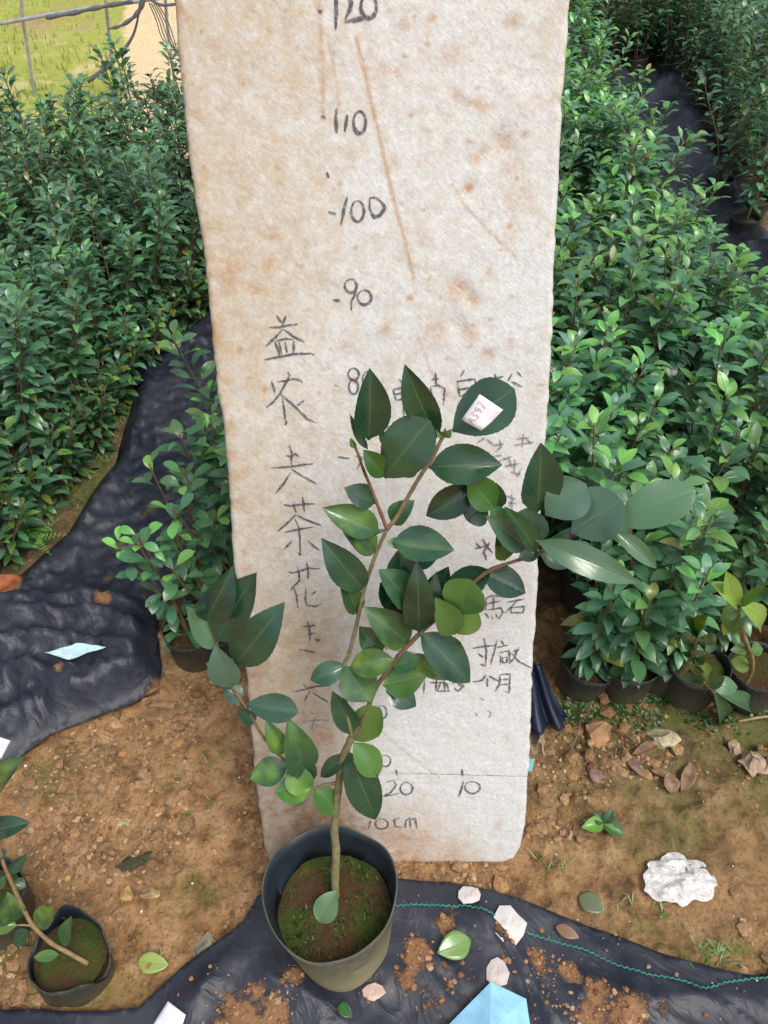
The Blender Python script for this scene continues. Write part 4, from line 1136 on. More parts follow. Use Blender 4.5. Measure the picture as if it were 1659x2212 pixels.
make_stem(tb, [(1158, 1199), (1200, 1172), (1250, 1152), (1300, 1140), (1328, 1133)], .0024, .0016, lambda x, y: hp(x, y, .004 + .026 * (x - 1158) / 170), (.15, .09, .05))
tb.build('twig', M['stem'], [o for o in hero.children if o.name.startswith('branch')][-1], local=inv)
# low left branch
branch([(733, 1690), (705, 1695), (675, 1702), (653, 1680), (624, 1651), (595, 1623), (564, 1585), (541, 1543), (522, 1515), (500, 1480), (482, 1432), (468, 1392), (452, 1345)], .0026, .0015, (.15, .12, .06), (.2, .12, .06), [
    ((676, 1702), (728, 1756), 46, 'l', dict(mix=True)), ((673, 1700), (595, 1712), 54, 'l', dict(mix=True, d=(.004, .012))), ((622, 1654), (668, 1710), 50, 'l', dict(mix=True)), ((640, 1690), (632, 1736), 42, 'y', {}), ((621, 1655), (542, 1682), 52, 'm', dict(mix=True, d=(0, .012))), ((654, 1672), (622, 1553), 62, 'm', dict(mix=True, d=(-.004, -.002))), ((666, 1690), (648, 1610), 40, 'd', dict(d=(-.008, -.008))),
    ((611, 1628), (575, 1556), 36, 'l', {}), ((535, 1521), (641, 1537), 52, 'b', dict(mix=False, prof=PO, d=(.002, .016))), ((549, 1562), (515, 1532), 28, 'd', {}),
    ((468, 1383), (552, 1241), 80, 'd', dict(mix=False, d=(.006, .018), fold=.25)), ((443, 1338), (502, 1224), 62, 'd', dict(mix=False, d=(0, .006))), ((510, 1432), (612, 1304), 78, 'd', dict(mix=False, d=(.008, .022), fold=.15, nx=.2)), ((465, 1400), (404, 1312), 46, 'p', dict(mix=False, fold=.5)), ((500, 1484), (466, 1396), 56, 'g', dict(mix=False, d=(.004, .008))), ((522, 1512), (484, 1486), 38, 'b', {}), ((490, 1470), (446, 1432), 24, 'p', {})])
bm2 = MB()
put_leaves(bm2, [((726, 1924), (690, 1990), 46, 'p', dict(mix=False, prof=PO, d=(.0, .0), fold=.12, nz=.8))], lambda x, y, d=0: G(x, y, .128 - .02 * (y - 1924) / 66))
for i in range(len(bm2.c)): bm2.c[i] = (.12, .2, .085)
low = bm2.build('leaf', M['leaf'], stem, local=inv)
low["label"] = 'single pale green leaf hanging at the foot of the stem'

# paper tag on the leaf
tagP = hp(1045, 895, .012)
tgM = MB()
TK = .09766
def tq(x, y, d=.0): return hp(955.9 + TK * x, 793.9 + TK * y, .019 + d)
c0, c1, c2_, c3 = (820, 590), (1380, 965), (1000, 1480), (415, 1155)
vs, fs = [], []
for i in range(7):
    for j in range(7):
        u, v = i / 6, j / 6
        x = (c0[0] * (1 - u) + c1[0] * u) * (1 - v) + (c3[0] * (1 - u) + c2_[0] * u) * v
        y = (c0[1] * (1 - u) + c1[1] * u) * (1 - v) + (c3[1] * (1 - u) + c2_[1] * u) * v
        vs.append(tq(x, y, .0025 * math.sin(math.pi * u) - (.002 if u in (0, 1) else 0)))
fs = [(i * 7 + j, i * 7 + j + 1, (i + 1) * 7 + j + 1, (i + 1) * 7 + j) for i in range(6) for j in range(6)]
tgM.add(vs, fs, (.83, .84, .88))
ptag = tgM.build('paper_tag', M['paper'])
md = ptag.modifiers.new('thickness', 'SOLIDIFY'); md.thickness = .0006
tag(ptag, 'white paper tag with red number A397 lying on the topmost right leaf', 'tag')
rd = Vector((.57, -.82)); upv = Vector((-.80, -.60))
def red(strokes, off):
    for s in strokes:
        P = []
        for u, v in s:
            x = 690 + rd.x * (off + u * 105) + upv.x * v * 190
            y = 1262 + rd.y * (off + u * 105) + upv.y * v * 190
            P.append(tq(x, y, .0034))
        tube(rm, smooth_path(P, 3), .00034, 4)
rm = MB()
red([[(0, 0), (.45, 1), (.9, 0)], [(.2, .4), (.7, .4)]], 0)
red([[(0, .9), (.4, 1), (.75, .8), (.3, .55), (.8, .3), (.4, 0), (0, .12)]], 135)
red([[(.75, .6), (.3, .5), (.1, .8), (.45, 1), (.75, .7), (.7, .3), (.4, 0)]], 270)
red([[(0, .95), (.8, 1), (.35, 0)]], 405)
rm.build('red_lettering', M['red'], ptag)

# second plant, cut by the left edge of the photo
sp0 = G(180, 2078, .07)
LP = math.radians(25)
LN = Vector((0, -math.cos(LP), math.sin(LP)))
def lp(x, y, d=0.0):
    p = on_plane(x, y, sp0, LN)
    return p + (EYE - p).normalized() * d
pb = G(172, 2100)
side = empty('potted_camellia', (pb.x, pb.y, .004))
tag(side, 'leaning camellia in a collapsed black bag at the bottom left corner', 'potted plant')
inv2 = Matrix.Translation(-Vector(side.location))
pm = MB(); pot_mesh(pm, .05, .057, .078, (.004, .006), 44, .13, .011, .002, 1, .74, 9)
pm.build('pot', [M['smallpot'], M['potin']], side)
sm = MB(); soil_disc(sm, .052, .058, (.003, .004), .008, 8, 28, 5); sm.build('soil', M['potsoil'], side)
sm = MB(); make_stem(sm, [(190, 2082), (150, 2059), (112, 2038), (72, 2000), (51, 1963), (32, 1922), (16, 1885), (5, 1856), (-8, 1790), (-25, 1700), (-40, 1600)], .0034, .0022, lp, (.27, .18, .075), (.2, .11, .06), 10)
make_stem(sm, [(72, 2000), (50, 1998), (37, 1999)], .0014, .001, lp, (.3, .2, .1))
ss = sm.build('stem', M['stem'], side, local=inv2)
fm = MB()
put_leaves(fm, [((78, 2000), (116, 1958), 40, 'm', {}), ((137, 2042), (155, 1980), 28, 'm', {}), ((128, 2062), (74, 2068), 20, 'l', {}), ((36, 1999), (-6, 2003), 28, 'y', dict(prof=PO)), ((35, 1988), (16, 1928), 42, 'm', {}), ((30, 1990), (-10, 1950), 44, 'm', {}), ((20, 1885), (58, 1845), 22, 'd', {}), ((-15, 1797), (65, 1777), 40, 'd', {}), ((-20, 1712), (51, 1636), 50, 'm', {}), ((-4, 1850), (14, 1836), 22, 'm', {}), ((12, 1890), (-8, 1912), 24, 'b', {}), ((-10, 1770), (-2, 1752), 20, 'd', {}), ((60, 2010), (30, 2040), 30, 'd', dict(d=(-.01, -.01))), ((30, 1905), (55, 1915), 22, 'm', dict(d=(-.02, -.02)))], lp)
fm.build('foliage', M['leaf'], ss, local=inv2)
pb2 = G(8, 1985)
bag = empty('plant_bag', (pb2.x, pb2.y, .004))
tag(bag, 'black plant bag behind the leaning camellia at the left edge', 'plant pot')
pm = MB(); pot_mesh(pm, .05, .056, .08, (.0, .004), 40, .06, .006, .002, 1, .72, 14); pm.build('pot', [M['smallpot'], M['potin']], bag)
sm = MB(); soil_disc(sm, .05, .054, (0, .003), .008, 6, 24, 6); sm.build('soil', M['potsoil'], bag)
def flat_quad(name, pts, plane_pts, mat, col, label, cat, thick=.0008, group=None, n=8, crump=.0, seed=0, parent=None):
    mb = MB(); vs = []
    q = [Vector(p) for p in plane_pts]
    rr = random.Random(seed)
    k1 = [rr.uniform(0, 6) for _ in range(6)]
    for i in range(n + 1):
        for j in range(n + 1):
            u, v = i / n, j / n
            p = (q[0] * (1 - u) + q[1] * u) * (1 - v) + (q[3] * (1 - u) + q[2] * u) * v
            p = p + Vector((0, 0, crump * (abs(math.sin(3.1 * u + 2 * v + k1[0])) + .6 * abs(math.sin(7 * v - 4 * u + k1[1])) + .4 * math.sin(11 * u + k1[2]))))
            vs.append(p)
    mb.add(vs, [(i * (n + 1) + j, i * (n + 1) + j + 1, (i + 1) * (n + 1) + j + 1, (i + 1) * (n + 1) + j) for i in range(n) for j in range(n)], col)
    o = mb.build(name, mat, parent, smooth=crump < .001)
    md = o.modifiers.new('thickness', 'SOLIDIFY'); md.thickness = thick
    if label: tag(o, label, cat, group)
    return o
flat_quad('paper_tag', None, [lp(-25, 1585, .03), lp(22, 1601, .03), lp(2, 1640, .03), lp(-40, 1625, .03)], M['paper'], (.8, .82, .86), 'white paper tag on the leaning camellia at the left edge', 'tag', crump=.0)

# bright seedling at the right edge and a drooping sprig below it
def explicit(name, label, group, stemlists, leaves, pxy, Y, lean=12):
    b = G(*pxy)
    r = empty(name, (b.x, b.y, gzf(b.x, b.y)))
    tag(r, label, 'potted plant', group)
    iv = Matrix.Translation(-Vector(r.location))
    ll = math.radians(lean); nn = Vector((0, -math.cos(ll), math.sin(ll))); p0 = Vector((b.x, b.y + Y, .08))
    def pl(x, y, d=0.0):
        p = on_plane(x, y, p0, nn); return p + (EYE - p).normalized() * d
    pm = MB(); pot_mesh(pm, .045, .056, .1, (0, 0), 28, .04, .004, .002, 1, .75, 21); pm.build('pot', [M['smallpot'], M['potin']], r)
    sm = MB(); soil_disc(sm, .05, .08, n=5, seg=20, seed=8); sm.build('soil', M['potsoil'], r)
    sm = MB()
    for s in stemlists: make_stem(sm, s, .0036, .0022, pl, (.22, .2, .07))
    st_ = sm.build('stem', M['stem'], r, local=iv)
    fm = MB(); put_leaves(fm, leaves, pl); fm.build('foliage', M['bedleaf'], r, local=iv)
GR['G'] = (.10, .22, .12); GR['Y'] = (.36, .62, .12); GR['B'] = (.17, .38, .09)
explicit('potted_camellia_seedling', 'bright yellow green seedling with a bent stem at the right edge', 'front row camellias right of the board', [[(1612, 1475), (1624, 1450), (1625, 1420), (1610, 1380), (1595, 1335), (1590, 1300)]],
    [((1592, 1310), (1569, 1236), 36, 'Y'), ((1592, 1311), (1538, 1262), 36, 'Y'), ((1595, 1302), (1643, 1352), 46, 'Y', dict(prof=PO)), ((1595, 1310), (1652, 1266), 20, 'B'), ((1590, 1322), (1574, 1364), 38, 'B'), ((1612, 1404), (1578, 1404), 22, 'l'), ((1624, 1404), (1648, 1402), 26, 'B'), ((1620, 1440), (1580, 1428), 30, 'y'), ((1595, 1320), (1560, 1330), 28, 'B')], (1606, 1500), -.05, -14)
explicit('potted_camellia_seedling', 'camellia whose low branch droops over the mossy ground at right', 'front row camellias right of the board', [[(1470, 1455), (1490, 1440), (1500, 1455), (1530, 1482), (1545, 1500)], [(1480, 1450), (1500, 1400), (1510, 1360)]],
    [((1540, 1495), (1532, 1554), 40, 'G', dict(prof=PO)), ((1544, 1495), (1610, 1535), 32, 'G'), ((1535, 1482), (1592, 1484), 34, 'G'), ((1525, 1478), (1565, 1462), 28, 'G'), ((1520, 1470), (1470, 1465), 26, 'G'), ((1515, 1462), (1480, 1440), 24, 'G'), ((1520, 1470), (1500, 1430), 30, 'l'),
     ((1500, 1440), (1470, 1410), 36, 'm'), ((1500, 1420), (1520, 1370), 34, 'm'), ((1505, 1400), (1470, 1370), 30, 'b'), ((1508, 1380), (1545, 1390), 36, 'm'), ((1508, 1370), (1530, 1330), 34, 'l'), ((1508, 1370), (1480, 1335), 34, 'm')], (1478, 1500), -.06, -22)

# small fern by the left sheet
fe = MB()
fb = G(70, 1178)
for k in range(7):
    a = -.6 + k * .75 + random.uniform(-.2, .2); ln_ = random.uniform(.07, .12)
    d = Vector((math.cos(a) * .7, math.sin(a) * .7, .8)).normalized()
    P = [fb + d * ln_ * t + Vector((math.cos(a), math.sin(a), -1)) * (.035 * t * t) for t in [i / 10 for i in range(11)]]
    tube(fe, P, .0007, 4, (.2, .3, .06))
    s = d.cross(Vector((0, 0, 1))).normalized()
    for i in range(2, 11):
        for sg in (-1, 1):
            w = .026 * (1 - i / 11.5)
            leaf(fe, P[i], P[i] + s * sg * w + d * w * .3, w * .35, (0, 0, 1), 0, .1, (.2, .36, .08), 3, 1)
tag(fe.build('fern', M['bedleaf']), 'small light green fern beside the crumpled sheet at the left edge', 'fern')

# ------------------------------------------------------------------ litter, stones, leaves on the ground
def gp(x, y, dz=.0):
    p = G(x, y); return Vector((p.x, p.y, gzf(p.x, p.y) + dz))
def sheetp(x, y, dz=.0):
    p = G(x, y); return Vector((p.x, p.y, sheet_z(p.x, p.y) + dz))
def film(name, x, y, rx, ry, h, col, label, cat, seed, onsheet=False, rag=.3):
    p = (sheetp if onsheet else gp)(x, y)
    dep = (p - EYE).dot(FWD)
    ax, ay = rx * dep / F, ry * dep / F * 1.06
    nr, ns = (14, 44) if h > .005 else (4, 9)
    vs, fs = [], []
    for i in range(nr + 1):
        for k in range(ns):
            a = 2 * math.pi * k / ns; q = i / nr
            w = 1 + rag * (float(fbm(math.cos(a) * 1.7 + seed, math.sin(a) * 1.7 - seed, 7, 4)) - .47) * 2
            X, Y = q * w * math.cos(a), q * w * math.sin(a)
            r1 = 1 - 1.3 * abs(2 * float(fbm(X * 1.5 + seed * 3, Y * 2.2, 17, 2)) / .75 - 1)
            r2 = 1 - abs(2 * float(fbm(X * 4.5, Y * 4.5 + seed * 5, 19, 2)) / .75 - 1)
            z = h * (.2 + .8 * max(0, r1) ** 2 + .22 * max(0, r2) ** 1.5) * (1 - q ** 3 * .9)
            r3 = 1 - abs(2 * float(fbm(X * 9 + 3, Y * 9 + seed, 23, 2)) / .75 - 1)
            vs.append((X * ax, Y * ay, z + h * .16 * max(0, r3) ** 2 + (.005 if h > .005 else .0015)))
    for i in range(nr):
        for k in range(ns):
            fs.append((i * ns + k, (i + 1) * ns + k, (i + 1) * ns + (k + 1) % ns, i * ns + (k + 1) % ns))
    mb = MB(); mb.add(vs, fs, col)
    ob = mb.build(name, M['film'] if h > .005 else M['paper'], None, False)
    ob.location = p
    md = ob.modifiers.new('thickness', 'SOLIDIFY'); md.thickness = .0006; md.offset = 1
    tag(ob, label, cat)
    return ob
def crumple(name, x, y, rx, ry, h, col, label, cat, seed, onsheet=False, group=None, mat='paper', flat=.35, n=30):
    p = (sheetp if onsheet else gp)(x, y)
    dep = (p - EYE).dot(FWD)
    ax, ay = rx * dep / F, ry * dep / F
    bmm = bmesh.new(); bmesh.ops.create_icosphere(bmm, subdivisions=4, radius=1)
    rr = random.Random(seed)
    planes = [(Vector((rr.gauss(0, 1), rr.gauss(0, 1), rr.gauss(0, .7))).normalized(), rr.uniform(.45, .85)) for _ in range(n)]
    o = [rr.uniform(-50, 50) for _ in range(2)]
    for v in bmm.verts:
        c = v.co.copy()
        for nn, dd in planes:
            e = c.dot(nn) - dd
            if e > 0: c -= nn * e * 1.25
        a = math.atan2(c.y, c.x)
        k = .8 + .5 * float(vn(a * 2.2 + o[0], 0.3, 3)) * 1.0
        v.co = Vector((c.x * ax * k, c.y * ay * k, (c.z if c.z > 0 else c.z * .3) * h))
    me = bpy.data.meshes.new(name); bmm.to_mesh(me); bmm.free()
    ca = me.color_attributes.new("tint", 'FLOAT_COLOR', 'POINT')
    ca.data.foreach_set("color", np.tile(np.array([*col, 1], np.float32), len(me.vertices)))
    me.materials.append(M[mat])
    ob = bpy.data.objects.new(name, me); COL.objects.link(ob)
    ob.location = p + Vector((0, 0, h * .2)); ob.rotation_euler.z = rr.uniform(-.3, .3)
    tag(ob, label, cat, group)
    return ob
WH = (.74, .70, .69)
film('crumpled_plastic', 1468, 1898, 78, 50, .0085, (.52, .51, .495), 'large crumpled piece of whitish plastic lying on the bare soil at right', 'litter', 3, rag=.55)
film('paper_scrap', 1097, 2006, 38, 40, .003, (.60, .56, .545), 'crumpled white paper scrap lying across the green stitched line', 'paper', 5, True, .5)
film('paper_scrap', 1012, 1944, 26, 18, .002, (.56, .50, .49), 'small pinkish white paper scrap near the top edge of the front sheet', 'paper', 6, True, .45)
film('paper_scrap', 1070, 2112, 23, 30, .0022, (.53, .46, .44), 'pinkish paper scrap touching the blue paper', 'paper', 7, True, .4)
film('paper_scrap', 805, 2155, 24, 17, .0018, (.55, .38, .32), 'pinkish scrap beside the foot of the black pot', 'paper', 8, True, .4)
flat_quad('paper_tag', None, [sheetp(373, 2176, .006), sheetp(412, 2207, .008), sheetp(395, 2250, .004), sheetp(340, 2222, .006)], M['paper'], (.76, .72, .76), 'square white tag on the black sheet at the bottom edge left of the pot', 'tag', crump=.0)
bl = MB()
Q = [sheetp(1055, 2136, .02), sheetp(1132, 2167, .012), sheetp(1148, 2260, .006), sheetp(960, 2230, .006), sheetp(1052, 2240, .034)]
bl.add(Q + [p - Vector((0, 0, .0025)) for p in Q], [(0, 1, 4), (1, 2, 4), (4, 3, 0), (2, 3, 4), (5, 9, 6), (6, 9, 7), (9, 5, 8), (7, 9, 8), (0, 5, 6, 1), (1, 6, 7, 2), (2, 7, 8, 3), (3, 8, 5, 0)], (.27, .55, .75))
bo = bl.build('blue_paper', M['paper'], smooth=False)
tag(bo, 'folded light blue paper lying on the black sheet at the bottom edge', 'paper')
lbq = [G(120, 1452), G(190, 1440), G(252, 1448), G(170, 1466)]
def lsz(x, y):
    x = np.array([x]); y = np.array([y])
    return float((gz_low(x, y) + .016 + rA(x, y) + wr(x, y, 71, 2.2) * .018 + wr(x, y, 73, .6, 14, 2.4) * .012)[0])
flat_quad('paper_scrap', None, [(p.x, p.y, lsz(p.x, p.y) + .012) for p in lbq], M['paper'], (.5, .7, .74), 'torn pale blue paper scrap on the crumpled sheet at left', 'paper', crump=.003, seed=4)
pe = gp(1150, 1664, .012)
flat_quad('paper_scrap', None, [gp(1128, 1652, .02), gp(1150, 1656, .016), gp(1146, 1676, .012), gp(1126, 1672, .012)], M['paper'], (.2, .55, .6), 'tiny turquoise scrap showing at the right edge of the board', 'paper')
for (b, t, w, c, on, lb, fo, nm) in [((1015, 2040), (942, 2072), 56, (.15, .3, .08), 1, 'fresh green fallen leaf on the black sheet right of the pot', .12, 'fallen_leaf'), ((1196, 2008), (1246, 2036), 26, (.28, .12, .09), 1, 'reddish brown fallen leaf beside the green stitched line', .15, 'fallen_leaf'),
        ((1250, 1935), (1305, 1972), 42, (.14, .17, .09), 0, 'dull grey green fallen leaf on the soil below the leafy sprig', .2, 'fallen_leaf'), ((300, 2080), (370, 2092), 40, (.3, .42, .1), 0, 'pale yellow green fallen leaf on the soil beside the leaning camellia', .3, 'fallen_leaf'),
        ((735, 2180), (762, 2212), 24, (.05, .14, .04), 1, 'dark green curled leaf under the foot of the pot', .7, 'fallen_leaf'),
        ((1470, 1715), (1490, 1655), 30, (.24, .15, .09), 0, 'upright curled dry brown leaf among the stones at right', .8, 'dry_leaf'), ((1450, 1720), (1435, 1680), 34, (.25, .16, .10), 0, 'folded dry brown leaf leaning on the upright curled one', .7, 'dry_leaf'), ((1350, 1645), (1385, 1690), 20, (.27, .17, .13), 0, 'narrow dry leaf lying between the pale stone and the board', .5, 'dry_leaf'), ((1290, 1700), (1275, 1665), 28, (.25, .15, .12), 0, 'grey brown dry leaf on the dark soil near the board', .4, 'dry_leaf'),
        ((1400, 1670), (1455, 1690), 16, (.22, .14, .08), 0, 'thin rolled dry leaf just left of the upright curled one', .8, 'dry_leaf'), ((1420, 1610), (1360, 1640), 24, (.2, .11, .055), 0, 'rust brown dry leaf below the pale stone', .5, 'dry_leaf')]:
    mb = MB()
    P = sheetp if on else gp
    B, T = P(*b, .005), P(*t, .012)
    leaf(mb, B, T, w * (B - EYE).dot(FWD) / F, (0, -.25, 1), .06, fo, c, 10, 3)
    o = mb.build(nm, M['leaf'] if 'green' in lb else M['dryleaf'])
    md = o.modifiers.new('thickness', 'SOLIDIFY'); md.thickness = .0005
    tag(o, lb, 'leaf', 'loose leaves on the ground')
mb = MB()
for b, t, w, c, h0 in [((1300, 1785), (1252, 1798), 34, (.17, .33, .05), .02), ((1300, 1785), (1275, 1768), 30, (.03, .08, .03), .025), ((1300, 1785), (1316, 1765), 24, (.03, .08, .03), .03), ((1300, 1785), (1345, 1810), 34, (.06, .14, .04), .015), ((1300, 1788), (1330, 1808), 20, (.17, .3, .05), .02)]:
    B, T = gp(*b, .016), gp(*t, h0)
    leaf(mb, B, T, w * .00075, (0, -.3, 1), .12, .5, c, 10, 3)
tag(mb.build('leafy_sprig', M['leaf']), 'broken sprig of green leaves lying on the soil right of the board', 'sprig')

def stone(x, y, rx, ry, h, col, label, seed):
    o = crumple('stone', x, y, rx, ry, h, col, label, 'stone', seed, mat='stone', n=16, group='loose stones on the soil')
    return o
for k, a in enumerate([(1285, 1594, 40, 34, .03, (.36, .2, .10), 'orange brown stone at the edge of the damp ground right of the board'), (1424, 1606, 44, 26, .025, (.45, .40, .24), 'flat pale yellowish stone among the stones at right'), (1158, 1612, 26, 44, .03, (.42, .30, .18), 'tan stone half hidden behind the right edge of the board'),
        (1582, 1620, 22, 20, .022, (.45, .32, .20), 'small round tan stone near the right edge'), (1614, 1652, 34, 42, .025, (.44, .31, .22), 'larger knobbly tan stone near the right edge'), (1655, 1655, 26, 36, .025, (.3, .17, .1), 'rust brown stone cut off by the right edge'),
        (1345, 1640, 22, 20, .015, (.3, .18, .1), 'brown stone between the orange and the pale stone'), (480, 1468, 46, 30, .03, (.42, .36, .2), 'mossy yellowish stone left of the board'), (330, 1935, 30, 18, .018, (.45, .31, .16), 'pale ochre stone left of the pot'), (272, 1935, 18, 16, .014, (.5, .32, .12), 'bright ochre stone left of the pale one'),
        (445, 2050, 38, 34, .012, (.24, .21, .14), 'flat grey stone half sunk in the soil left of the pot'), (290, 1865, 46, 24, .02, (.06, .055, .025), 'dark mossy clod in the middle of the bare soil at left'), (350, 1545, 70, 24, .03, (.28, .17, .08), 'long brown clod at the edge of the crumpled sheet'), (265, 1778, 22, 12, .008, (.46, .38, .2), 'pale yellow stone on the bare soil at left'), (1340, 2105, 16, 10, .006, (.3, .2, .1), 'small brown pebble on the black sheet at right'),
        (905, 1950, 20, 12, .014, (.22, .09, .04), 'round rust brown clod on the green stitched line beside the pot'), (1440, 1430, 46, 40, .05, (.24, .10, .04), 'lump of orange soil between two pots of the front row'), (20, 1278, 44, 22, .045, (.34, .11, .04), 'orange red clod on the crumpled sheet at the left edge'), (1300, 1512, 26, 22, .02, (.22, .11, .05), 'orange brown clod in front of the front row pots')]):
    stone(*a, 40 + k)

# grit and crumbs nobody could count
def grit(name, n, region, size, cols, label, on=None, seed=0):
    rr = random.Random(seed)
    mb = MB()
    bmm = bmesh.new(); bmesh.ops.create_icosphere(bmm, subdivisions=1, radius=1)
    bv_ = [v.co.copy() for v in bmm.verts]; bf_ = [tuple(v.index for v in f.verts) for f in bmm.faces]; bmm.free()
    cand = []
    while len(cand) < n:
        p = region(rr)
        if p is not None: cand.append(p)
    zs = gz(np.array([c[0] for c in cand]), np.array([c[1] for c in cand])) if on is None else np.array([on(*c) for c in cand])
    for (x, y), z in zip(cand, zs):
        s = size[0] + (size[1] - size[0]) * rr.random() ** 3
        sx, sy, sz = s * rr.uniform(.7, 1.3), s * rr.uniform(.7, 1.3), s * rr.uniform(.45, .8)
        a = rr.uniform(0, 6.28); ca, sa = math.cos(a), math.sin(a)
        c = rr.choice(cols); f_ = rr.uniform(.7, 1.25)
        vs = []
        for v in bv_:
            q = v * rr.uniform(.72, 1.15)
            X, Y_ = q.x * sx, q.y * sy
            vs.append((x + X * ca - Y_ * sa, y + X * sa + Y_ * ca, float(z) + q.z * sz + sz * .2))
        mb.add(vs, bf_, tuple(v * f_ for v in c))
    return tag(mb.build(name, M['crumb'], smooth=False), label, 'soil', kind='stuff')
polyF = [tuple(G(*p))[:2] for p in [(560, 1948), (600, 1915), (760, 1900), (870, 1903), (972, 1913), (1117, 1949), (1204, 1986), (1320, 2023), (1427, 2062), (1552, 2096), (1670, 2106), (1800, 2080), (1800, 2420), (-160, 2420), (-160, 2215), (301, 2188), (410, 2094), (530, 2005)]]
polyL = [tuple(G(*p))[:2] for p in [(470, 640), (297, 785), (283, 900), (185, 1105), (0, 1290), (-160, 1310), (-160, 1760), (0, 1678), (120, 1600), (348, 1502), (345, 1330), (520, 1100)]]
def inside(x, y, poly):
    r = False
    for (ax, ay), (bx, by) in zip(poly, poly[1:] + poly[:1]):
        if (ay > y) != (by > y) and x < (bx - ax) * (y - ay) / (by - ay) + ax: r = not r
    return r
def reg_ground(rr):
    p = G(rr.uniform(-40, 1700), 1330 + 880 * rr.random() ** .8)
    if inside(p.x, p.y, polyF) or inside(p.x, p.y, polyL): return None
    dens = float(fbm(p.x * 7, p.y * 7, 63, 3))
    if p.x > .2: dens += .12 if p.y > .62 else -.1
    if rr.random() > sstep(.3, .62, dens): return None
    return p.x, p.y
SOILC = [(.45, .31, .18), (.30, .18, .09), (.36, .22, .115), (.26, .145, .07), (.42, .28, .16), (.2, .115, .06), (.44, .29, .14), (.34, .17, .075), (.3, .2, .11)]
grit('gravel', 6000, reg_ground, (.001, .0065), SOILC, 'small stones and clods strewn over the bare brown soil', None, 1)
grit('soil_clods', 800, reg_ground, (.004, .017), [(.30, .18, .085), (.36, .22, .11), (.26, .15, .07), (.33, .18, .08)], 'rough brown clods lying on the bare soil', None, 7)
def reg_white(rr):
    p = G(rr.uniform(0, 1659), rr.uniform(1560, 2150))
    return None if inside(p.x, p.y, polyF) or inside(p.x, p.y, polyL) else (p.x, p.y)
grit('foam_crumbs', 70, reg_white, (.0012, .0026), [(.8, .8, .78), (.75, .74, .7)], 'tiny white foam crumbs scattered over the soil', None, 2)
def reg_sheet(rr):
    p = G(rr.uniform(380, 1640), rr.uniform(1930, 2230))
    if not inside(p.x, p.y, polyF): return None
    v = float(dB(np.array([p.x]), np.array([p.y]))[0]) * (.4 + float(fbm(p.x * 30, p.y * 30, 88, 3)))
    return (p.x, p.y) if rr.random() < max(.02, (v - .35) * 1.4) else None
grit('soil_crumbs', 700, reg_sheet, (.001, .0052), [(.3, .15, .06), (.36, .2, .1), (.24, .11, .045), (.42, .28, .17)], 'reddish soil crumbs spilled over the front black sheet', sheet_z, 3)

# low moss and weeds in front of the pots on the right
wd = MB()
for i in range(1500):
    x, y = random.uniform(1160, 1680), random.gauss(1525, 26)
    if float(fbm(x * .02, y * .03, 66, 3)) < .45: continue
    p = gp(x, y)
    for k in range(3):
        a = random.uniform(0, 6.28); l_ = random.uniform(.004, .011)
        d = Vector((math.cos(a), math.sin(a), random.uniform(.2, 1))).normalized()
        leaf(wd, p, p + d * l_, l_ * .55, (0, 0, 1), .05, .2, random.choice([(.05, .13, .02), (.07, .17, .03), (.1, .2, .04), (.03, .07, .02)]), 3, 1)
for (x, y, n) in [(1180, 2065, 20), (1530, 2060, 30), (1560, 2050, 20), (1350, 1960, 10), (1430, 1960, 10), (380, 1690, 8), (470, 1620, 8), (440, 1740, 6), (640, 1600, 5), (1180, 1870, 5), (1210, 1875, 6), (455, 1640, 8), (400, 690, 40), (350, 745, 40), (280, 800, 30), (255, 900, 40), (225, 980, 40), (170, 1080, 30), (60, 1150, 30)]:
    for k in range(n):
        p = gp(x + random.gauss(0, 22), y + random.gauss(0, 12))
        a = random.uniform(0, 6.28); l_ = random.uniform(.012, .03)
        d = Vector((math.cos(a), math.sin(a), random.uniform(.2, .8))).normalized()
        leaf(wd, p, p + d * l_, .0024, (0, 0, 1), .05, .2, random.choice([(.12, .24, .04), (.18, .28, .06), (.2, .24, .06)]), 4, 1)
tag(wd.build('ground_weeds', M['bedleaf']), 'low moss and tiny weeds creeping over the soil', 'weeds', kind='stuff')
# straws and twigs
for k, (a, b, c, lb) in enumerate([((1225, 1640), (1252, 1560), (.2, .15, .1), 'thin upright straw beside the navy plastic sheet'), ((350, 2085), (348, 2045), (.38, .25, .14), 'short dry straw on the soil above the pale fallen leaf'), ((1590, 1565), (1680, 1555), (.36, .25, .14), 'pale stick lying at the right edge below the drooping branch'), ((1320, 1580), (1368, 1615), (.16, .12, .08), 'dark twig beside the orange brown stone')]):
    mb = MB()
    A_, B2 = gp(*a, .006), gp(*b, .014)
    tube(mb, smooth_path([A_, A_.lerp(B2, .5) + Vector((.003, 0, .006)), B2], 5), .0014 if k != 2 else .0028, 6, c)
    tag(mb.build('twig', M['stem']), lb, 'twig')

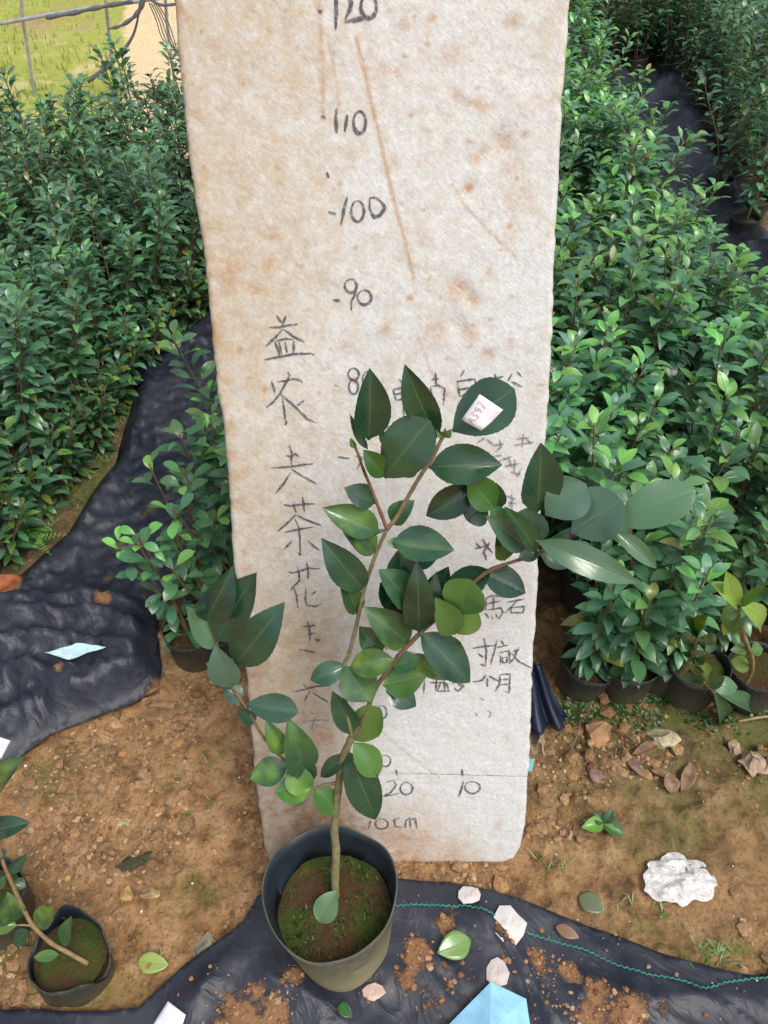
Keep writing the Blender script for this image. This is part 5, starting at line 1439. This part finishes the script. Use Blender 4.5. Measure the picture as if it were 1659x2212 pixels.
# ------------------------------------------------------------------ shade frame at the far left
fr = empty('net_shelter', V(60, 215, 4.3)); fr.location.z = .05
tag(fr, 'grey tube frame with rolled dark net beyond the left bed', 'frame')
iv = Matrix.Translation(-Vector(fr.location))
YF = 4.3
mb = MB(); tube(mb, [V(-60, 66, YF), V(0, 51, YF), V(145, 25, YF), V(290, 4, YF), V(420, -16, YF)], .009, 10); mb.build('rail', M['metal'], fr, local=iv)
for pts in ([(45, -40), (48, 30), (60, 110), (82, 260)], [(226, -40), (232, 40), (240, 110), (252, 215)], [(358, -40), (360, 40), (364, 110)]):
    mb = MB(); q = [V(*p, YF + .03) for p in pts]; q[-1].z = min(q[-1].z, .02); tube(mb, smooth_path(q, 4), .0075, 8); mb.build('post', M['metal'], fr, local=iv)
nt_ = empty('shade_net', V(280, 10, YF)); 
tag(nt_, 'dark shade net rolled on the rail and sagging down at its right end', 'net')
iv = Matrix.Translation(-Vector(nt_.location))
mb = MB(); P = smooth_path([V(100, 38, YF - .03), V(150, 30, YF - .03), V(200, 19, YF - .03), V(240, 11, YF - .03), V(285, 2, YF - .03)], 6)
tube(mb, P, [.009 + .0025 * math.sin(i * 1.1) for i in range(len(P))], 10); mb.build('net_roll', M['net'], nt_, local=iv)
mb = MB(); P = smooth_path([V(311, -30, YF - .06), V(306, 10, YF - .06), V(292, 34, YF - .06), V(262, 55, YF - .06), V(235, 62, YF - .06)], 6)
tube(mb, P, [.014 - .009 * i / len(P) + .002 * math.sin(i * 1.3) for i in range(len(P))], 10); mb.build('net_swag', M['net'], nt_, local=iv)
mb = MB(); P = smooth_path([V(300, 30, YF - .04), V(288, 75, YF - .04), V(262, 115, YF - .04), V(228, 148, YF - .04), V(190, 175, YF - .04)], 6)
tube(mb, P, [.003 + .009 * (i / len(P)) ** .7 for i in range(len(P))], 8)
mb.build('net_swag', M['net'], nt_, local=iv)
mb = MB(); P = smooth_path([V(312, -14, YF - .06), V(330, 2, YF - .06), V(352, 11, YF - .06), V(385, 8, YF - .06)], 6); tube(mb, P, .007, 8); mb.build('net_swag', M['net'], nt_, local=iv)
mb = MB()
for k in range(5):
    P = smooth_path([V(322 + 5 * k, 6 + k, YF - .05), V(338 + 6 * k, 45, YF - .05), V(352 + 6 * k, 85, YF - .05), V(385, 110 + 3 * k, YF - .05)], 5); tube(mb, P, .0028, 5)
mb.build('net_fringe', M['net'], nt_, local=iv)
